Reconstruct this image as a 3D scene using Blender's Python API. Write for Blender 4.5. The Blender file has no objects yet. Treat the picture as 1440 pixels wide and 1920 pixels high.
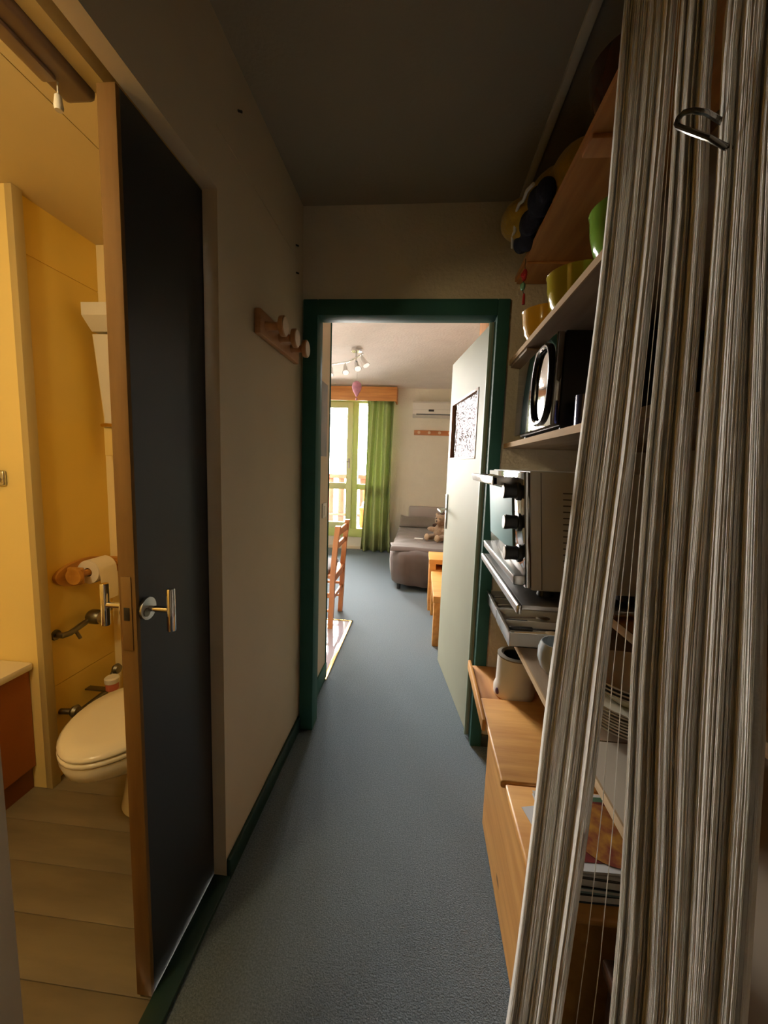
import bpy, bmesh, math, random
from mathutils import Vector, Matrix
random.seed(7)
S = bpy.context.scene
COL = S.collection
PI = math.pi

# ------------------------------------------------------------------ camera
cam_d = bpy.data.cameras.new('camera')
cam_d.sensor_fit = 'AUTO'; cam_d.sensor_width = 36.0
cam_d.lens = 750.0 / 1920.0 * 36.0
cam_d.clip_start = 0.02; cam_d.clip_end = 200
cam = bpy.data.objects.new('camera', cam_d); COL.objects.link(cam)
RT = Vector((0.99497715, 0.0940722, 0.03421836))
UP = Vector((-0.04491303, 0.11402982, 0.9924616))
FW = Vector((-0.08946113, 0.98901346, -0.11768213))
M = Matrix((RT, UP, -FW)).transposed().to_4x4()
M.translation = Vector((0, 0, 1.365))
cam.matrix_world = M
S.camera = cam

# ------------------------------------------------------------------ world, lights, exposure
EXPOSURE = 0.0
SKY = 120.0
LAMP_W = 4.9
SPOT_FILL_W = 45.0
S.view_settings.view_transform = 'Standard'
S.view_settings.look = 'None'
S.view_settings.exposure = EXPOSURE
S.view_settings.gamma = 1.0
S.view_settings.use_curve_mapping = False
S.cycles.use_denoising = True
S.cycles.max_bounces = 14
S.cycles.diffuse_bounces = 8
S.cycles.glossy_bounces = 5
S.cycles.transmission_bounces = 8
S.cycles.transparent_max_bounces = 16
S.cycles.sample_clamp_indirect = 6.0
S.cycles.caustics_reflective = False
S.cycles.caustics_refractive = False

W = bpy.data.worlds.new('sky'); S.world = W
W.use_nodes = True
wn = W.node_tree.nodes; wl = W.node_tree.links
wn.clear()
wo = wn.new('ShaderNodeOutputWorld'); wb = wn.new('ShaderNodeBackground')
wtc = wn.new('ShaderNodeTexCoord'); wsep = wn.new('ShaderNodeSeparateXYZ'); wr = wn.new('ShaderNodeValToRGB')
wl.new(wtc.outputs['Generated'], wsep.inputs[0]); wmr = wn.new('ShaderNodeMapRange'); wmr.inputs[1].default_value = -1.0; wl.new(wsep.outputs['Z'], wmr.inputs[0]); wl.new(wmr.outputs[0], wr.inputs['Fac'])
wr.color_ramp.elements[0].position = 0.47; wr.color_ramp.elements[0].color = (0.26, 0.25, 0.22, 1)
wr.color_ramp.elements[1].position = 0.52; wr.color_ramp.elements[1].color = (0.96, 0.91, 0.85, 1)
wl.new(wr.outputs['Color'], wb.inputs['Color']); wb.inputs['Strength'].default_value = SKY
wl.new(wb.outputs[0], wo.inputs['Surface'])

def light(name, kind, loc, energy, color=(1, 1, 1)):
    d = bpy.data.lights.new(name, kind); d.energy = energy; d.color = color
    o = bpy.data.objects.new(name, d); COL.objects.link(o); o.location = loc
    return o
sun = light('sun', 'SUN', (2, 12, 8), 5.0, (1.0, 0.95, 0.86))
sun.data.angle = math.radians(1.0)
sun.rotation_euler = Vector((-0.50, -0.42, -0.95)).to_track_quat('-Z', 'Y').to_euler()
por = light('window_daylight_portal', 'AREA', (-1.55, 6.36, 1.28), 1.0)
por.data.shape = 'RECTANGLE'; por.data.size = 2.2; por.data.size_y = 2.1
por.rotation_euler = (-PI / 2, 0, 0)
por.data.cycles.is_portal = True

# ------------------------------------------------------------------ materials
MATS = {}
def mat(name, col, rough=0.6, metal=0.0, var=0.0, vscale=8.0, bump=0.0, bscale=60.0, spec=0.5, col2=None,
        stretch=(1, 1, 1), trans=0.0, emit=None, estr=0.0, coat=0.0, sheen=0.0, detail=4.0):
    if name in MATS: return MATS[name]
    m = bpy.data.materials.new(name); m.use_nodes = True
    nt = m.node_tree; n = nt.nodes; l = nt.links
    b = n['Principled BSDF']
    b.inputs['Base Color'].default_value = (*col, 1)
    b.inputs['Roughness'].default_value = rough
    b.inputs['Metallic'].default_value = metal
    b.inputs['Specular IOR Level'].default_value = spec
    b.inputs['Transmission Weight'].default_value = trans
    b.inputs['Coat Weight'].default_value = coat
    b.inputs['Sheen Weight'].default_value = sheen
    if emit:
        b.inputs['Emission Color'].default_value = (*emit, 1); b.inputs['Emission Strength'].default_value = estr
    tc = n.new('ShaderNodeTexCoord'); mp = n.new('ShaderNodeMapping')
    mp.inputs['Scale'].default_value = stretch
    l.new(tc.outputs['Object'], mp.inputs['Vector'])
    if var > 0 or col2:
        nz = n.new('ShaderNodeTexNoise'); nz.inputs['Scale'].default_value = vscale; nz.inputs['Detail'].default_value = detail
        l.new(mp.outputs[0], nz.inputs['Vector'])
        r = n.new('ShaderNodeValToRGB')
        c2 = col2 if col2 else tuple(c * (1 - var) for c in col)
        r.color_ramp.elements[0].position = 0.35; r.color_ramp.elements[0].color = (*c2, 1)
        r.color_ramp.elements[1].position = 0.65; r.color_ramp.elements[1].color = (*col, 1)
        l.new(nz.outputs['Fac'], r.inputs['Fac']); l.new(r.outputs['Color'], b.inputs['Base Color'])
    if bump > 0:
        nb = n.new('ShaderNodeTexNoise'); nb.inputs['Scale'].default_value = bscale; nb.inputs['Detail'].default_value = 3.0
        l.new(mp.outputs[0] if stretch != (1, 1, 1) else tc.outputs['Object'], nb.inputs['Vector'])
        bp = n.new('ShaderNodeBump'); bp.inputs['Strength'].default_value = bump; bp.inputs['Distance'].default_value = 0.01
        l.new(nb.outputs['Fac'], bp.inputs['Height']); l.new(bp.outputs['Normal'], b.inputs['Normal'])
    MATS[name] = m
    return m

def wood(name, col, dark, axis='y', rough=0.42, scale=9.0, knots=True, spec=0.5):
    if name in MATS: return MATS[name]
    st = {'x': (0.10, 1, 1), 'y': (1, 0.10, 1), 'z': (1, 1, 0.10)}[axis]
    m = mat(name, col, rough, var=0.3, vscale=scale * 3, col2=dark, stretch=st, bump=0.08, bscale=scale * 6, spec=spec)
    nt = m.node_tree; n = nt.nodes; l = nt.links; b = n['Principled BSDF']
    if knots:
        tc = n.new('ShaderNodeTexCoord'); mp = n.new('ShaderNodeMapping')
        mp.inputs['Scale'].default_value = {'x': (0.5, 1, 1), 'y': (1, 0.5, 1), 'z': (1, 1, 0.5)}[axis]
        v = n.new('ShaderNodeTexVoronoi'); v.inputs['Scale'].default_value = 5.0
        l.new(tc.outputs['Object'], mp.inputs['Vector']); l.new(mp.outputs[0], v.inputs['Vector'])
        r = n.new('ShaderNodeValToRGB')
        r.color_ramp.elements[0].position = 0.03; r.color_ramp.elements[0].color = (1, 1, 1, 1)
        r.color_ramp.elements[1].position = 0.07; r.color_ramp.elements[1].color = (0, 0, 0, 1)
        l.new(v.outputs['Distance'], r.inputs['Fac'])
        mx = n.new('ShaderNodeMix'); mx.data_type = 'RGBA'
        old = b.inputs['Base Color'].links[0].from_socket
        l.new(r.outputs['Color'], mx.inputs['Factor']); l.new(old, mx.inputs[6])
        mx.inputs[7].default_value = (*tuple(c * 0.35 for c in dark), 1)
        l.new(mx.outputs[2], b.inputs['Base Color'])
    return m

def thin_glass(name, tint=(1, 1, 1), gloss=1.0, rough=0.0, bump=0.0, bscale=60):
    if name in MATS: return MATS[name]
    m = bpy.data.materials.new(name); m.use_nodes = True
    n = m.node_tree.nodes; l = m.node_tree.links; n.clear()
    o = n.new('ShaderNodeOutputMaterial'); mx = n.new('ShaderNodeMixShader')
    t = n.new('ShaderNodeBsdfTransparent'); g = n.new('ShaderNodeBsdfGlossy')
    fr = n.new('ShaderNodeFresnel'); fr.inputs['IOR'].default_value = 1.45
    t.inputs['Color'].default_value = (*tint, 1); g.inputs['Roughness'].default_value = rough; g.inputs['Color'].default_value = (gloss, gloss, gloss * 1.04, 1)
    l.new(fr.outputs[0], mx.inputs[0]); l.new(t.outputs[0], mx.inputs[1]); l.new(g.outputs[0], mx.inputs[2])
    if bump:
        tc = n.new('ShaderNodeTexCoord'); nb = n.new('ShaderNodeTexVoronoi'); nb.inputs['Scale'].default_value = bscale
        bp = n.new('ShaderNodeBump'); bp.inputs['Strength'].default_value = bump; bp.inputs['Distance'].default_value = 0.004
        l.new(tc.outputs['Object'], nb.inputs['Vector']); l.new(nb.outputs['Distance'], bp.inputs['Height'])
        l.new(bp.outputs[0], g.inputs['Normal']); l.new(bp.outputs[0], fr.inputs['Normal'])
    l.new(mx.outputs[0], o.inputs['Surface'])
    MATS[name] = m
    return m

def cloth_translucent(name, col, amount=0.35):
    if name in MATS: return MATS[name]
    m = mat(name, col, 0.9, var=0.12, vscale=30, bump=0.15, bscale=300, spec=0.1)
    n = m.node_tree.nodes; l = m.node_tree.links
    b = n['Principled BSDF']; o = n['Material Output']
    tr = n.new('ShaderNodeBsdfTranslucent'); tr.inputs['Color'].default_value = (*col, 1)
    mx = n.new('ShaderNodeMixShader'); mx.inputs[0].default_value = amount
    l.new(b.outputs[0], mx.inputs[1]); l.new(tr.outputs[0], mx.inputs[2]); l.new(mx.outputs[0], o.inputs['Surface'])
    return m

M_wall = mat('smooth_cream_wall', (0.58, 0.475, 0.33), 0.6, var=0.06, vscale=3, bump=0.03, bscale=120)
M_crepi = mat('rough_cream_plaster', (0.64, 0.56, 0.42), 0.85, var=0.06, vscale=5, bump=0.55, bscale=55)
M_room = mat('rough_pale_plaster', (0.80, 0.77, 0.66), 0.85, var=0.05, vscale=4, bump=0.5, bscale=50)
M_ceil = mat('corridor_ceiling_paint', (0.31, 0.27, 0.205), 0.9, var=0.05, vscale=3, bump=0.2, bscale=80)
M_roomceil = mat('room_ceiling_paint', (0.82, 0.75, 0.70), 0.9, var=0.05, vscale=5, bump=0.6, bscale=45)
M_green = mat('dark_green_paint', (0.030, 0.112, 0.094), 0.65, var=0.15, vscale=6, spec=0.25, bump=0.05, bscale=40)
M_leaf = mat('pale_green_door_paint', (0.33, 0.345, 0.265), 0.6, var=0.04, spec=0.15, vscale=4)
M_carpet = mat('blue_grey_carpet', (0.185, 0.230, 0.265), 0.95, col2=(0.115, 0.148, 0.172), vscale=190, bump=0.55, bscale=260, spec=0.15, detail=6)
M_yellow = mat('yellow_bathroom_paint', (0.80, 0.57, 0.11), 0.45, var=0.04, vscale=4)
M_cream = mat('cream_bathroom_paint', (0.86, 0.70, 0.30), 0.45, var=0.03, vscale=4)
M_bceil = mat('bathroom_ceiling_paint', (0.62, 0.50, 0.26), 0.6, var=0.03, vscale=4)
M_white = mat('white_enamel', (0.80, 0.76, 0.66), 0.18, coat=0.3)
M_whitep = mat('white_plastic', (0.74, 0.72, 0.66), 0.4)
M_black = mat('black_plastic', (0.012, 0.012, 0.013), 0.4)
M_doorblk = mat('charcoal_door_panel', (0.018, 0.018, 0.019), 0.45, var=0.1, vscale=6)
M_chrome = mat('chrome', (0.75, 0.74, 0.72), 0.12, 1.0)
M_steel = mat('brushed_steel', (0.62, 0.62, 0.62), 0.30, 1.0, bump=0.05, bscale=60, stretch=(1, 0.05, 1))
M_mirror = mat('mirror_steel', (0.50, 0.50, 0.50), 0.06, 1.0)
M_dull = mat('dull_grey_metal', (0.22, 0.21, 0.17), 0.4, 1.0)
M_pine = wood('honey_pine', (0.74, 0.39, 0.105), (0.60, 0.28, 0.065), 'y')
M_pinex = wood('honey_pine_across', (0.74, 0.39, 0.105), (0.60, 0.28, 0.065), 'x')
M_shelf = wood('orange_pine_shelf', (0.66, 0.33, 0.11), (0.52, 0.23, 0.07), 'y')
M_shelfw = wood('pale_laminate_shelf', (0.36, 0.265, 0.175), (0.29, 0.205, 0.13), 'y', knots=False, rough=0.7, spec=0.2)
M_edge = wood('pale_shelf_edge', (0.52, 0.37, 0.21), (0.42, 0.28, 0.15), 'y', knots=False, rough=0.85, spec=0.1)
M_dooredge = wood('varnished_door_edge', (0.20, 0.11, 0.034), (0.14, 0.07, 0.02), 'z', rough=0.7, spec=0.15)
M_peg = wood('reddish_pegboard_wood', (0.50, 0.25, 0.11), (0.38, 0.17, 0.07), 'y')
M_pegface = wood('pale_peg_end_grain', (0.72, 0.56, 0.38), (0.62, 0.46, 0.30), 'y', knots=False)
M_chair = wood('reddish_pine_chair', (0.52, 0.22, 0.08), (0.40, 0.15, 0.05), 'z')
M_val = wood('orange_pine_valance', (0.60, 0.27, 0.075), (0.46, 0.18, 0.05), 'x')
M_string1 = cloth_translucent('string_cream', (0.86, 0.83, 0.75), 0.12)
M_string2 = cloth_translucent('string_olive', (0.84, 0.81, 0.72), 0.12)
M_string3 = cloth_translucent('string_white', (0.875, 0.85, 0.785), 0.12)

# ------------------------------------------------------------------ mesh builder
class B:
    def __init__(s): s.bm = bmesh.new(); s.mi = 0
    def _f(s, vs):
        try:
            f = s.bm.faces.new(vs); f.material_index = s.mi; f.smooth = True; return f
        except ValueError: return None
    def box(s, x0, x1, y0, y1, z0, z1, bev=0.0, mx=None, seg=2):
        t = bmesh.new()
        bmesh.ops.create_cube(t, size=1.0)
        for v in t.verts:
            v.co = Vector(((x0 + x1) / 2 + v.co.x * (x1 - x0), (y0 + y1) / 2 + v.co.y * (y1 - y0), (z0 + z1) / 2 + v.co.z * (z1 - z0)))
        if bev > 0:
            bev = min(bev, 0.45 * min(abs(x1 - x0), abs(y1 - y0), abs(z1 - z0)))
            bmesh.ops.bevel(t, geom=t.edges[:], offset=bev, segments=seg, profile=0.5, affect='EDGES')
        s.join(t, mx); return s
    def join(s, t, mx=None):
        mp = {}
        for v in t.verts:
            co = v.co.copy()
            if mx is not None: co = mx @ co
            mp[v] = s.bm.verts.new(co)
        for f in t.faces:
            s._f([mp[v] for v in f.verts])
        t.free()
    def tube(s, pts, r, seg=8, cap=True, closed=False):
        pts = [Vector(p) for p in pts]; n = len(pts)
        rr = r if isinstance(r, (list, tuple)) else [r] * n
        rings = []; prev = None
        for i, p in enumerate(pts):
            if closed: d = pts[(i + 1) % n] - pts[i - 1]
            elif i == 0: d = pts[1] - pts[0]
            elif i == n - 1: d = pts[-1] - pts[-2]
            else: d = pts[i + 1] - pts[i - 1]
            d.normalize()
            if prev is None:
                a = Vector((0, 0, 1)) if abs(d.z) < 0.9 else Vector((1, 0, 0))
                u = d.cross(a).normalized()
            else:
                u = (prev - d * prev.dot(d)).normalized()
            prev = u; w = d.cross(u)
            rings.append([s.bm.verts.new(p + (u * math.cos(2 * PI * k / seg) + w * math.sin(2 * PI * k / seg)) * rr[i]) for k in range(seg)])
        m = n if closed else n - 1
        for i in range(m):
            a, b = rings[i], rings[(i + 1) % n]
            for k in range(seg): s._f([a[k], a[(k + 1) % seg], b[(k + 1) % seg], b[k]])
        if cap and not closed:
            s._f(rings[0][::-1]); s._f(rings[-1])
        return s
    def lathe(s, prof, c, seg=32, axis='z', cap0=True, cap1=True, mx=None):
        c = Vector(c); rings = []
        def P(r, h, a):
            if axis == 'z': v = Vector((r * math.cos(a), r * math.sin(a), h))
            elif axis == 'x': v = Vector((h, r * math.cos(a), r * math.sin(a)))
            else: v = Vector((r * math.sin(a), h, r * math.cos(a)))
            if mx is not None: v = mx @ v
            return c + v
        for r, h in prof:
            r = max(r, 1e-4)
            rings.append([s.bm.verts.new(P(r, h, 2 * PI * k / seg)) for k in range(seg)])
        for i in range(len(rings) - 1):
            for k in range(seg):
                s._f([rings[i][k], rings[i][(k + 1) % seg], rings[i + 1][(k + 1) % seg], rings[i + 1][k]])
        if cap0: s._f(rings[0][::-1])
        if cap1: s._f(rings[-1])
        return s
    def ball(s, c, r, mx=None, u=16, v=10):
        t = bmesh.new(); bmesh.ops.create_uvsphere(t, u_segments=u, v_segments=v, radius=1.0)
        rr = r if isinstance(r, (list, tuple)) else (r, r, r)
        for q in t.verts: q.co = Vector((q.co.x * rr[0], q.co.y * rr[1], q.co.z * rr[2]))
        MM = Matrix.Translation(Vector(c))
        if mx is not None: MM = MM @ mx.to_4x4()
        s.join(t, MM); return s
    def prism(s, poly, axis, a, b):
        def P(p, h):
            if axis == 'z': return Vector((p[0], p[1], h))
            if axis == 'y': return Vector((p[0], h, p[1]))
            return Vector((h, p[0], p[1]))
        A = [s.bm.verts.new(P(p, a)) for p in poly]; C = [s.bm.verts.new(P(p, b)) for p in poly]
        n = len(poly)
        for i in range(n): s._f([A[i], A[(i + 1) % n], C[(i + 1) % n], C[i]])
        s._f(A[::-1]); s._f(C); return s
    def sheet(s, fn, nu, nv, back=None):
        g = [[s.bm.verts.new(fn(i / nu, j / nv)) for j in range(nv + 1)] for i in range(nu + 1)]
        for i in range(nu):
            for j in range(nv): s._f([g[i][j], g[i + 1][j], g[i + 1][j + 1], g[i][j + 1]])
        if back is not None:
            h = [[s.bm.verts.new(g[i][j].co + Vector(back)) for j in range(nv + 1)] for i in range(nu + 1)]
            for i in range(nu):
                for j in range(nv): s._f([h[i][j], h[i][j + 1], h[i + 1][j + 1], h[i + 1][j]])
            for i in range(nu):
                s._f([g[i][0], h[i][0], h[i + 1][0], g[i + 1][0]]); s._f([g[i][nv], g[i + 1][nv], h[i + 1][nv], h[i][nv]])
            for j in range(nv):
                s._f([g[0][j], g[0][j + 1], h[0][j + 1], h[0][j]]); s._f([g[nu][j], h[nu][j], h[nu][j + 1], g[nu][j + 1]])
        return s
    def bounds(s):
        xs = [v.co.x for v in s.bm.verts]; ys = [v.co.y for v in s.bm.verts]; zs = [v.co.z for v in s.bm.verts]
        return Vector(((min(xs) + max(xs)) / 2, (min(ys) + max(ys)) / 2, min(zs)))

WORLD_LOC = {}
def wloc(o):
    return WORLD_LOC.get(o.name, Vector((0, 0, 0))) if o else Vector((0, 0, 0))

def build(name, b, m, parent=None, angle=35, sub=0, remesh=0):
    bmesh.ops.recalc_face_normals(b.bm, faces=b.bm.faces)
    base = b.bounds()
    for v in b.bm.verts: v.co -= base
    me = bpy.data.meshes.new(name); b.bm.to_mesh(me); b.bm.free()
    for q in (m if isinstance(m, (list, tuple)) else [m]): me.materials.append(q)
    me.set_sharp_from_angle(angle=math.radians(angle))
    o = bpy.data.objects.new(name, me); COL.objects.link(o)
    if parent: o.parent = parent
    o.location = base - wloc(parent)
    WORLD_LOC[o.name] = base
    if remesh:
        r = o.modifiers.new('remesh', 'REMESH'); r.mode = 'VOXEL'; r.voxel_size = remesh; r.use_smooth_shade = True
        sm = o.modifiers.new('smooth', 'SMOOTH'); sm.iterations = 4
    if sub:
        q = o.modifiers.new('sub', 'SUBSURF'); q.levels = sub; q.render_levels = sub
    return o

def tag(o, label=None, cat=None, group=None, kind=None):
    if label: o['label'] = label
    if cat: o['category'] = cat
    if group: o['group'] = group
    if kind: o['kind'] = kind
    return o

def thing(name, loc, label, cat, group=None):
    o = bpy.data.objects.new(name, None); o.empty_display_size = 0.05
    COL.objects.link(o); o.location = loc; WORLD_LOC[o.name] = Vector(loc)
    return tag(o, label, cat, group)

def struct(name, b, m, label, cat, **k):
    return tag(build(name, b, m, **k), label, cat, None, 'structure')
def sempty(name, loc, label, cat):
    return tag(thing(name, loc, label, cat), kind='structure')

ROTZ = lambda a: Matrix.Rotation(a, 4, 'Z')

# ================================================================== SETTING
XL = -0.575      # corridor left wall face
XP = -0.617      # back of that partition
YF = 1.876       # wall with the green doorframe
YW = 6.26        # window wall
ZC = 2.49        # corridor ceiling
ZR = 2.525       # room ceiling
struct('floor', B().box(XL - 0.0, 1.06, -1.0, YF, -0.10, 0.0).box(-0.55, 1.70, YF, YW + 0.10, -0.10, 0.0).box(-2.75, -0.55, 3.311, YW + 0.10, -0.10, 0.0).box(-0.575, -0.55, YF, 2.352, -0.1, 0.0),
       M_carpet, 'blue grey carpet running from the corridor into the living room', 'carpet')
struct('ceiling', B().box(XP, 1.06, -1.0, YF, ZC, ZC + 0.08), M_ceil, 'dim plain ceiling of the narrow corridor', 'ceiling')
struct('ceiling', B().box(-2.75, 1.70, YF + 0.072, YW + 0.1, ZR, ZR + 0.08), M_roomceil, 'pale rough plaster ceiling of the living room', 'ceiling')

# corridor left partition (opening y .47 .. 1.107)
wlft = B().box(XP, XL, 1.107, YF, 0, 2.229).box(XP, XL, 1.107, YF, 2.233, ZC).box(XP, XL - 0.003, 1.107, YF, 2.228, 2.234)
wlft.box(XP, XL, 0.47, 1.107, 2.078, ZC).box(XP, XL, -1.0, 0.47, 0, ZC)
struct('wall_left', wlft, M_wall, 'smooth cream corridor wall with the pegs and the bathroom opening', 'wall')
struct('wall_back', B().box(-0.7, 1.06, -1.08, -1.0, 0, ZC), M_wall, 'cream wall behind the viewer at the corridor end', 'wall')
# wall with green frame
wf = B().box(XP, -0.545, YF, YF + 0.072, 0, ZR + .05).box(0.335, 1.06, YF, YF + 0.072, 0, ZR + .05).box(-0.545, 0.335, YF, YF + 0.072, 2.075, ZR + .05)
wf.box(-2.75, XP, YF, YF + 0.072, 0, ZR + 0.05).box(1.06, 1.7, YF, YF + 0.072, 0, ZR + .05)
struct('wall_front', wf, M_crepi, 'rough cream plaster wall around the green doorframe', 'wall')
struct('wall_right', B().box(1.0, 1.06, -1.0, YF, 0, ZC), M_crepi, 'cream wall at the back of the shelf niche', 'wall')
struct('wall_niche', B().box(0.372, 1.0, 0.12, 0.145, 0, ZC), M_wall, 'side panel closing the near end of the shelf niche', 'wall')

# green casing of the doorway
fr = B()
fr.box(-0.568, -0.500, YF - 0.014, YF + 0.086, 0, 2.095, 0.004)
fr.box(0.297, 0.350, YF - 0.014, YF + 0.086, 0, 2.095, 0.004)
fr.box(-0.500, 0.297, YF - 0.014, YF + 0.086, 2.025, 2.095, 0.004)
struct('trim_1', fr, M_green, 'dark green painted frame around the doorway to the room', 'doorframe')
# baseboards
struct('baseboard_left', B().box(XL, XL + 0.014, 1.107, YF - 0.014, 0.0, 0.075, 0.004).box(XP - 0.0, XL + 0.014, 0.47, 1.107, 0.0, 0.018, 0.003), mat('blackish_green_paint', (0.010, 0.036, 0.028), 0.5), 'dark green baseboard and threshold along the left wall', 'baseboard')
struct('baseboard_front', B().box(0.350, 0.99, YF - 0.012, YF, 0.0, 0.06, 0.003), mat('dark_baseboard', (0.03, 0.035, 0.03), 0.5), 'dark baseboard right of the doorframe', 'baseboard')
# ceiling curtain track above niche
trk = B().box(0.352, 0.378, 0.15, YF, 2.472, 2.49, 0.003)
struct('trim_2', trk, mat('track_paint', (0.55, 0.50, 0.38), 0.5), 'slim cream curtain track on the ceiling above the shelves', 'curtain track')

# ---------- living room shell
struct('wall_room_right', B().box(1.62, 1.70, YF + 0.072, YW, 0, ZR), M_room, 'right wall of the living room', 'wall')
struct('wall_room_left', B().box(-2.75, -2.67, YF + 0.072, YW, 0, ZR), M_room, 'left wall of the living room', 'wall')
ww = B().box(-0.48, 1.70, YW, YW + 0.12, 0, ZR).box(-2.75, -2.55, YW, YW + 0.12, 0, ZR).box(-2.55, -0.48, YW, YW + 0.12, 2.345, ZR).box(-2.55, -0.48, YW, YW + 0.12, 0, 0.20)
struct('wall_window', ww, M_room, 'pale plaster wall holding the balcony window', 'wall')
struct('baseboard_window', B().box(-2.6, 1.6, YW - 0.014, YW, 0.0, 0.05, 0.003), mat('pale_baseboard', (0.62, 0.55, 0.40), 0.5), 'pale baseboard below the balcony window', 'baseboard')
ew = B().box(-0.635, -0.562, YF + 0.086, 2.385, 0, ZR)
struct('wall_entry', ew, mat('entry_wall_paint', (0.62, 0.53, 0.40), 0.7, bump=0.1, bscale=60), 'short cream wall stub just past the doorway', 'wall')
struct('trim_3', B().box(-0.640, -0.556, 2.385, 2.397, 0, ZR, 0.003), M_green, 'dark green edge strip on the wall stub', 'trim')
struct('baseboard_entry', B().box(-0.562, -0.550, YF + 0.086, 2.385, 0, 0.10, 0.003), M_green, 'green baseboard of the short wall stub', 'baseboard')

# tile floor of the kitchenette, with gold strip
tile = B().box(-2.67, -0.555, 2.0, 3.305, -0.10, 0.004)
M_tile = mat('glossy_pale_tile', (0.52, 0.50, 0.60), 0.07, var=0.12, vscale=2, coat=0.6)
struct('floor_kitchenette', tile, M_tile, 'glossy pale floor of the kitchenette beside the chair', 'floor')
gs = B().box(-0.566, -0.540, 2.34, 3.318, 0.0, 0.009, 0.003).box(-2.6, -0.540, 3.298, 3.318, 0.0, 0.009, 0.003)
struct('trim_4', gs, mat('gold_strip', (0.85, 0.58, 0.22), 0.25, 1.0), 'gold metal strip between glossy floor and carpet', 'threshold strip')

# ---------- window
wx0, wx1 = -2.55, -0.48
M_wf = mat('lime_green_window_paint', (0.52, 0.62, 0.20), 0.45)
M_wl = mat('pale_lime_sash', (0.68, 0.74, 0.36), 0.45)  # sash in a paler lime than the fixed frame
win = sempty('window_1', (-1.5, YW + 0.03, 0.20), 'lime green balcony window with glazed door leaf', 'window')
f = B()
f.box(wx0, wx1, YW + 0.01, YW + 0.09, 2.295, 2.345, 0.004).box(wx0, wx1, YW - 0.02, YW + 0.09, 0.20, 0.335, 0.006)
f.box(wx0, wx0 + 0.06, YW + 0.01, YW + 0.09, 0.33, 2.30, 0.004).box(wx1 - 0.06, wx1, YW + 0.01, YW + 0.09, 0.33, 2.30, 0.004)
f.box(-1.095, -1.010, YW + 0.005, YW + 0.09, 0.33, 2.30, 0.004)
f.box(-2.13, -2.05, YW + 0.01, YW + 0.09, 0.33, 2.30, 0.004)
f.box(-1.012, wx1 - 0.055, YW + 0.02, YW + 0.08, 0.955, 1.045, 0.004)
f.box(wx0 + .055, -2.125, YW + 0.02, YW + 0.08, 0.955, 1.045, 0.004)
build('window_frame', f, M_wf, win)
g = B().box(-1.012, wx1 - 0.055, YW + 0.045, YW + 0.050, 1.04, 2.297).box(-1.012, wx1 - 0.055, YW + 0.045, YW + 0.050, 0.333, 0.957)
g.box(wx0 + .055, -2.125, YW + 0.045, YW + 0.050, 1.04, 2.297).box(wx0 + .055, -2.125, YW + 0.045, YW + 0.050, 0.333, 0.957)
M_glass = thin_glass('window_glass')
build('fixed_pane', g, M_glass, win)
# glazed door leaf
lf = B()
lf.box(-1.185, -1.097, YW - 0.02, YW + 0.035, 0.335, 2.30, 0.005).box(-2.05, -1.965, YW - 0.02, YW + 0.035, 0.335, 2.30, 0.005)
lf.box(-1.97, -1.18, YW - 0.02, YW + 0.035, 2.215, 2.30, 0.005).box(-1.97, -1.18, YW - 0.02, YW + 0.035, 0.335, 0.43, 0.005)
lf.box(-1.97, -1.18, YW - 0.015, YW + 0.03, 0.955, 1.055, 0.005)
leaf = build('window_leaf', lf, M_wl, win)
build('leaf_pane', B().box(-1.97, -1.18, YW + 0.008, YW + 0.013, 1.05, 2.22).box(-1.97, -1.18, YW + 0.008, YW + 0.013, 0.425, 0.96), M_glass, leaf)
hd = B().tube([(-1.145, YW - 0.02, 1.39), (-1.145, YW - 0.055, 1.39)], 0.009).tube([(-1.13, YW - 0.055, 1.392), (-1.19, YW - 0.06, 1.388), (-1.255, YW - 0.052, 1.374)], 0.009).box(-1.16, -1.13, YW - 0.026, YW - 0.02, 1.29, 1.44, 0.003)
build('window_handle', hd, mat('grey_handle_metal', (0.45, 0.42, 0.35), 0.35, 0.8), leaf)

# ================================================================== OUTSIDE
struct('floor_balcony', B().box(-3.2, 1.6, YW + 0.12, 7.65, 0.02, 0.20), mat('balcony_concrete', (0.42, 0.38, 0.34), 0.8), 'pale concrete floor of the balcony', 'floor')
struct('ceiling_balcony', B().box(-3.2, 1.6, YW + 0.12, 7.5, 2.42, 2.55), mat('balcony_soffit', (0.40, 0.36, 0.34), 0.8), 'pale underside of the balcony above', 'ceiling')
rl = thing('balcony_railing', (-1.5, 7.5, 0.2), 'red wooden balcony railing of wide boards beyond the window', 'railing')
M_red = wood('red_balcony_wood', (0.22, 0.022, 0.010), (0.17, 0.016, 0.008), 'z', knots=False)
build('top_rail', B().box(-3.1, 1.5, 7.44, 7.56, 1.08, 1.16, 0.008), M_red, rl)
build('bottom_rail', B().box(-3.1, 1.5, 7.46, 7.54, 0.36, 0.42, 0.008), M_red, rl)
x = -3.0
while x < 1.4:
    build('board', B().box(x, x + 0.115, 7.485, 7.515, 0.20, 1.08, 0.004), M_red, rl); x += 0.205
pst = B().box(-1.02, -0.955, 7.36, 7.44, 0.20, 2.42, 0.006)
tag(build('balcony_post', pst, mat('lilac_grey_post', (0.38, 0.38, 0.55), 0.5)), 'lilac grey post on the balcony behind the right pane', 'post')
bt = thing('balcony_bench', (-0.85, 6.95, 0.2), 'orange wooden seat with a grey cushion outside the window', 'bench')
M_or = wood('orange_bench_wood', (0.45, 0.10, 0.02), (0.36, 0.07, 0.015), 'x', knots=False)
for sx in (-1.02, -0.50):
    for sy in (6.72, 7.12): build('leg', B().box(sx, sx + 0.06, sy, sy + 0.06, 0.2, 0.58, 0.005), M_or, bt)
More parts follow.
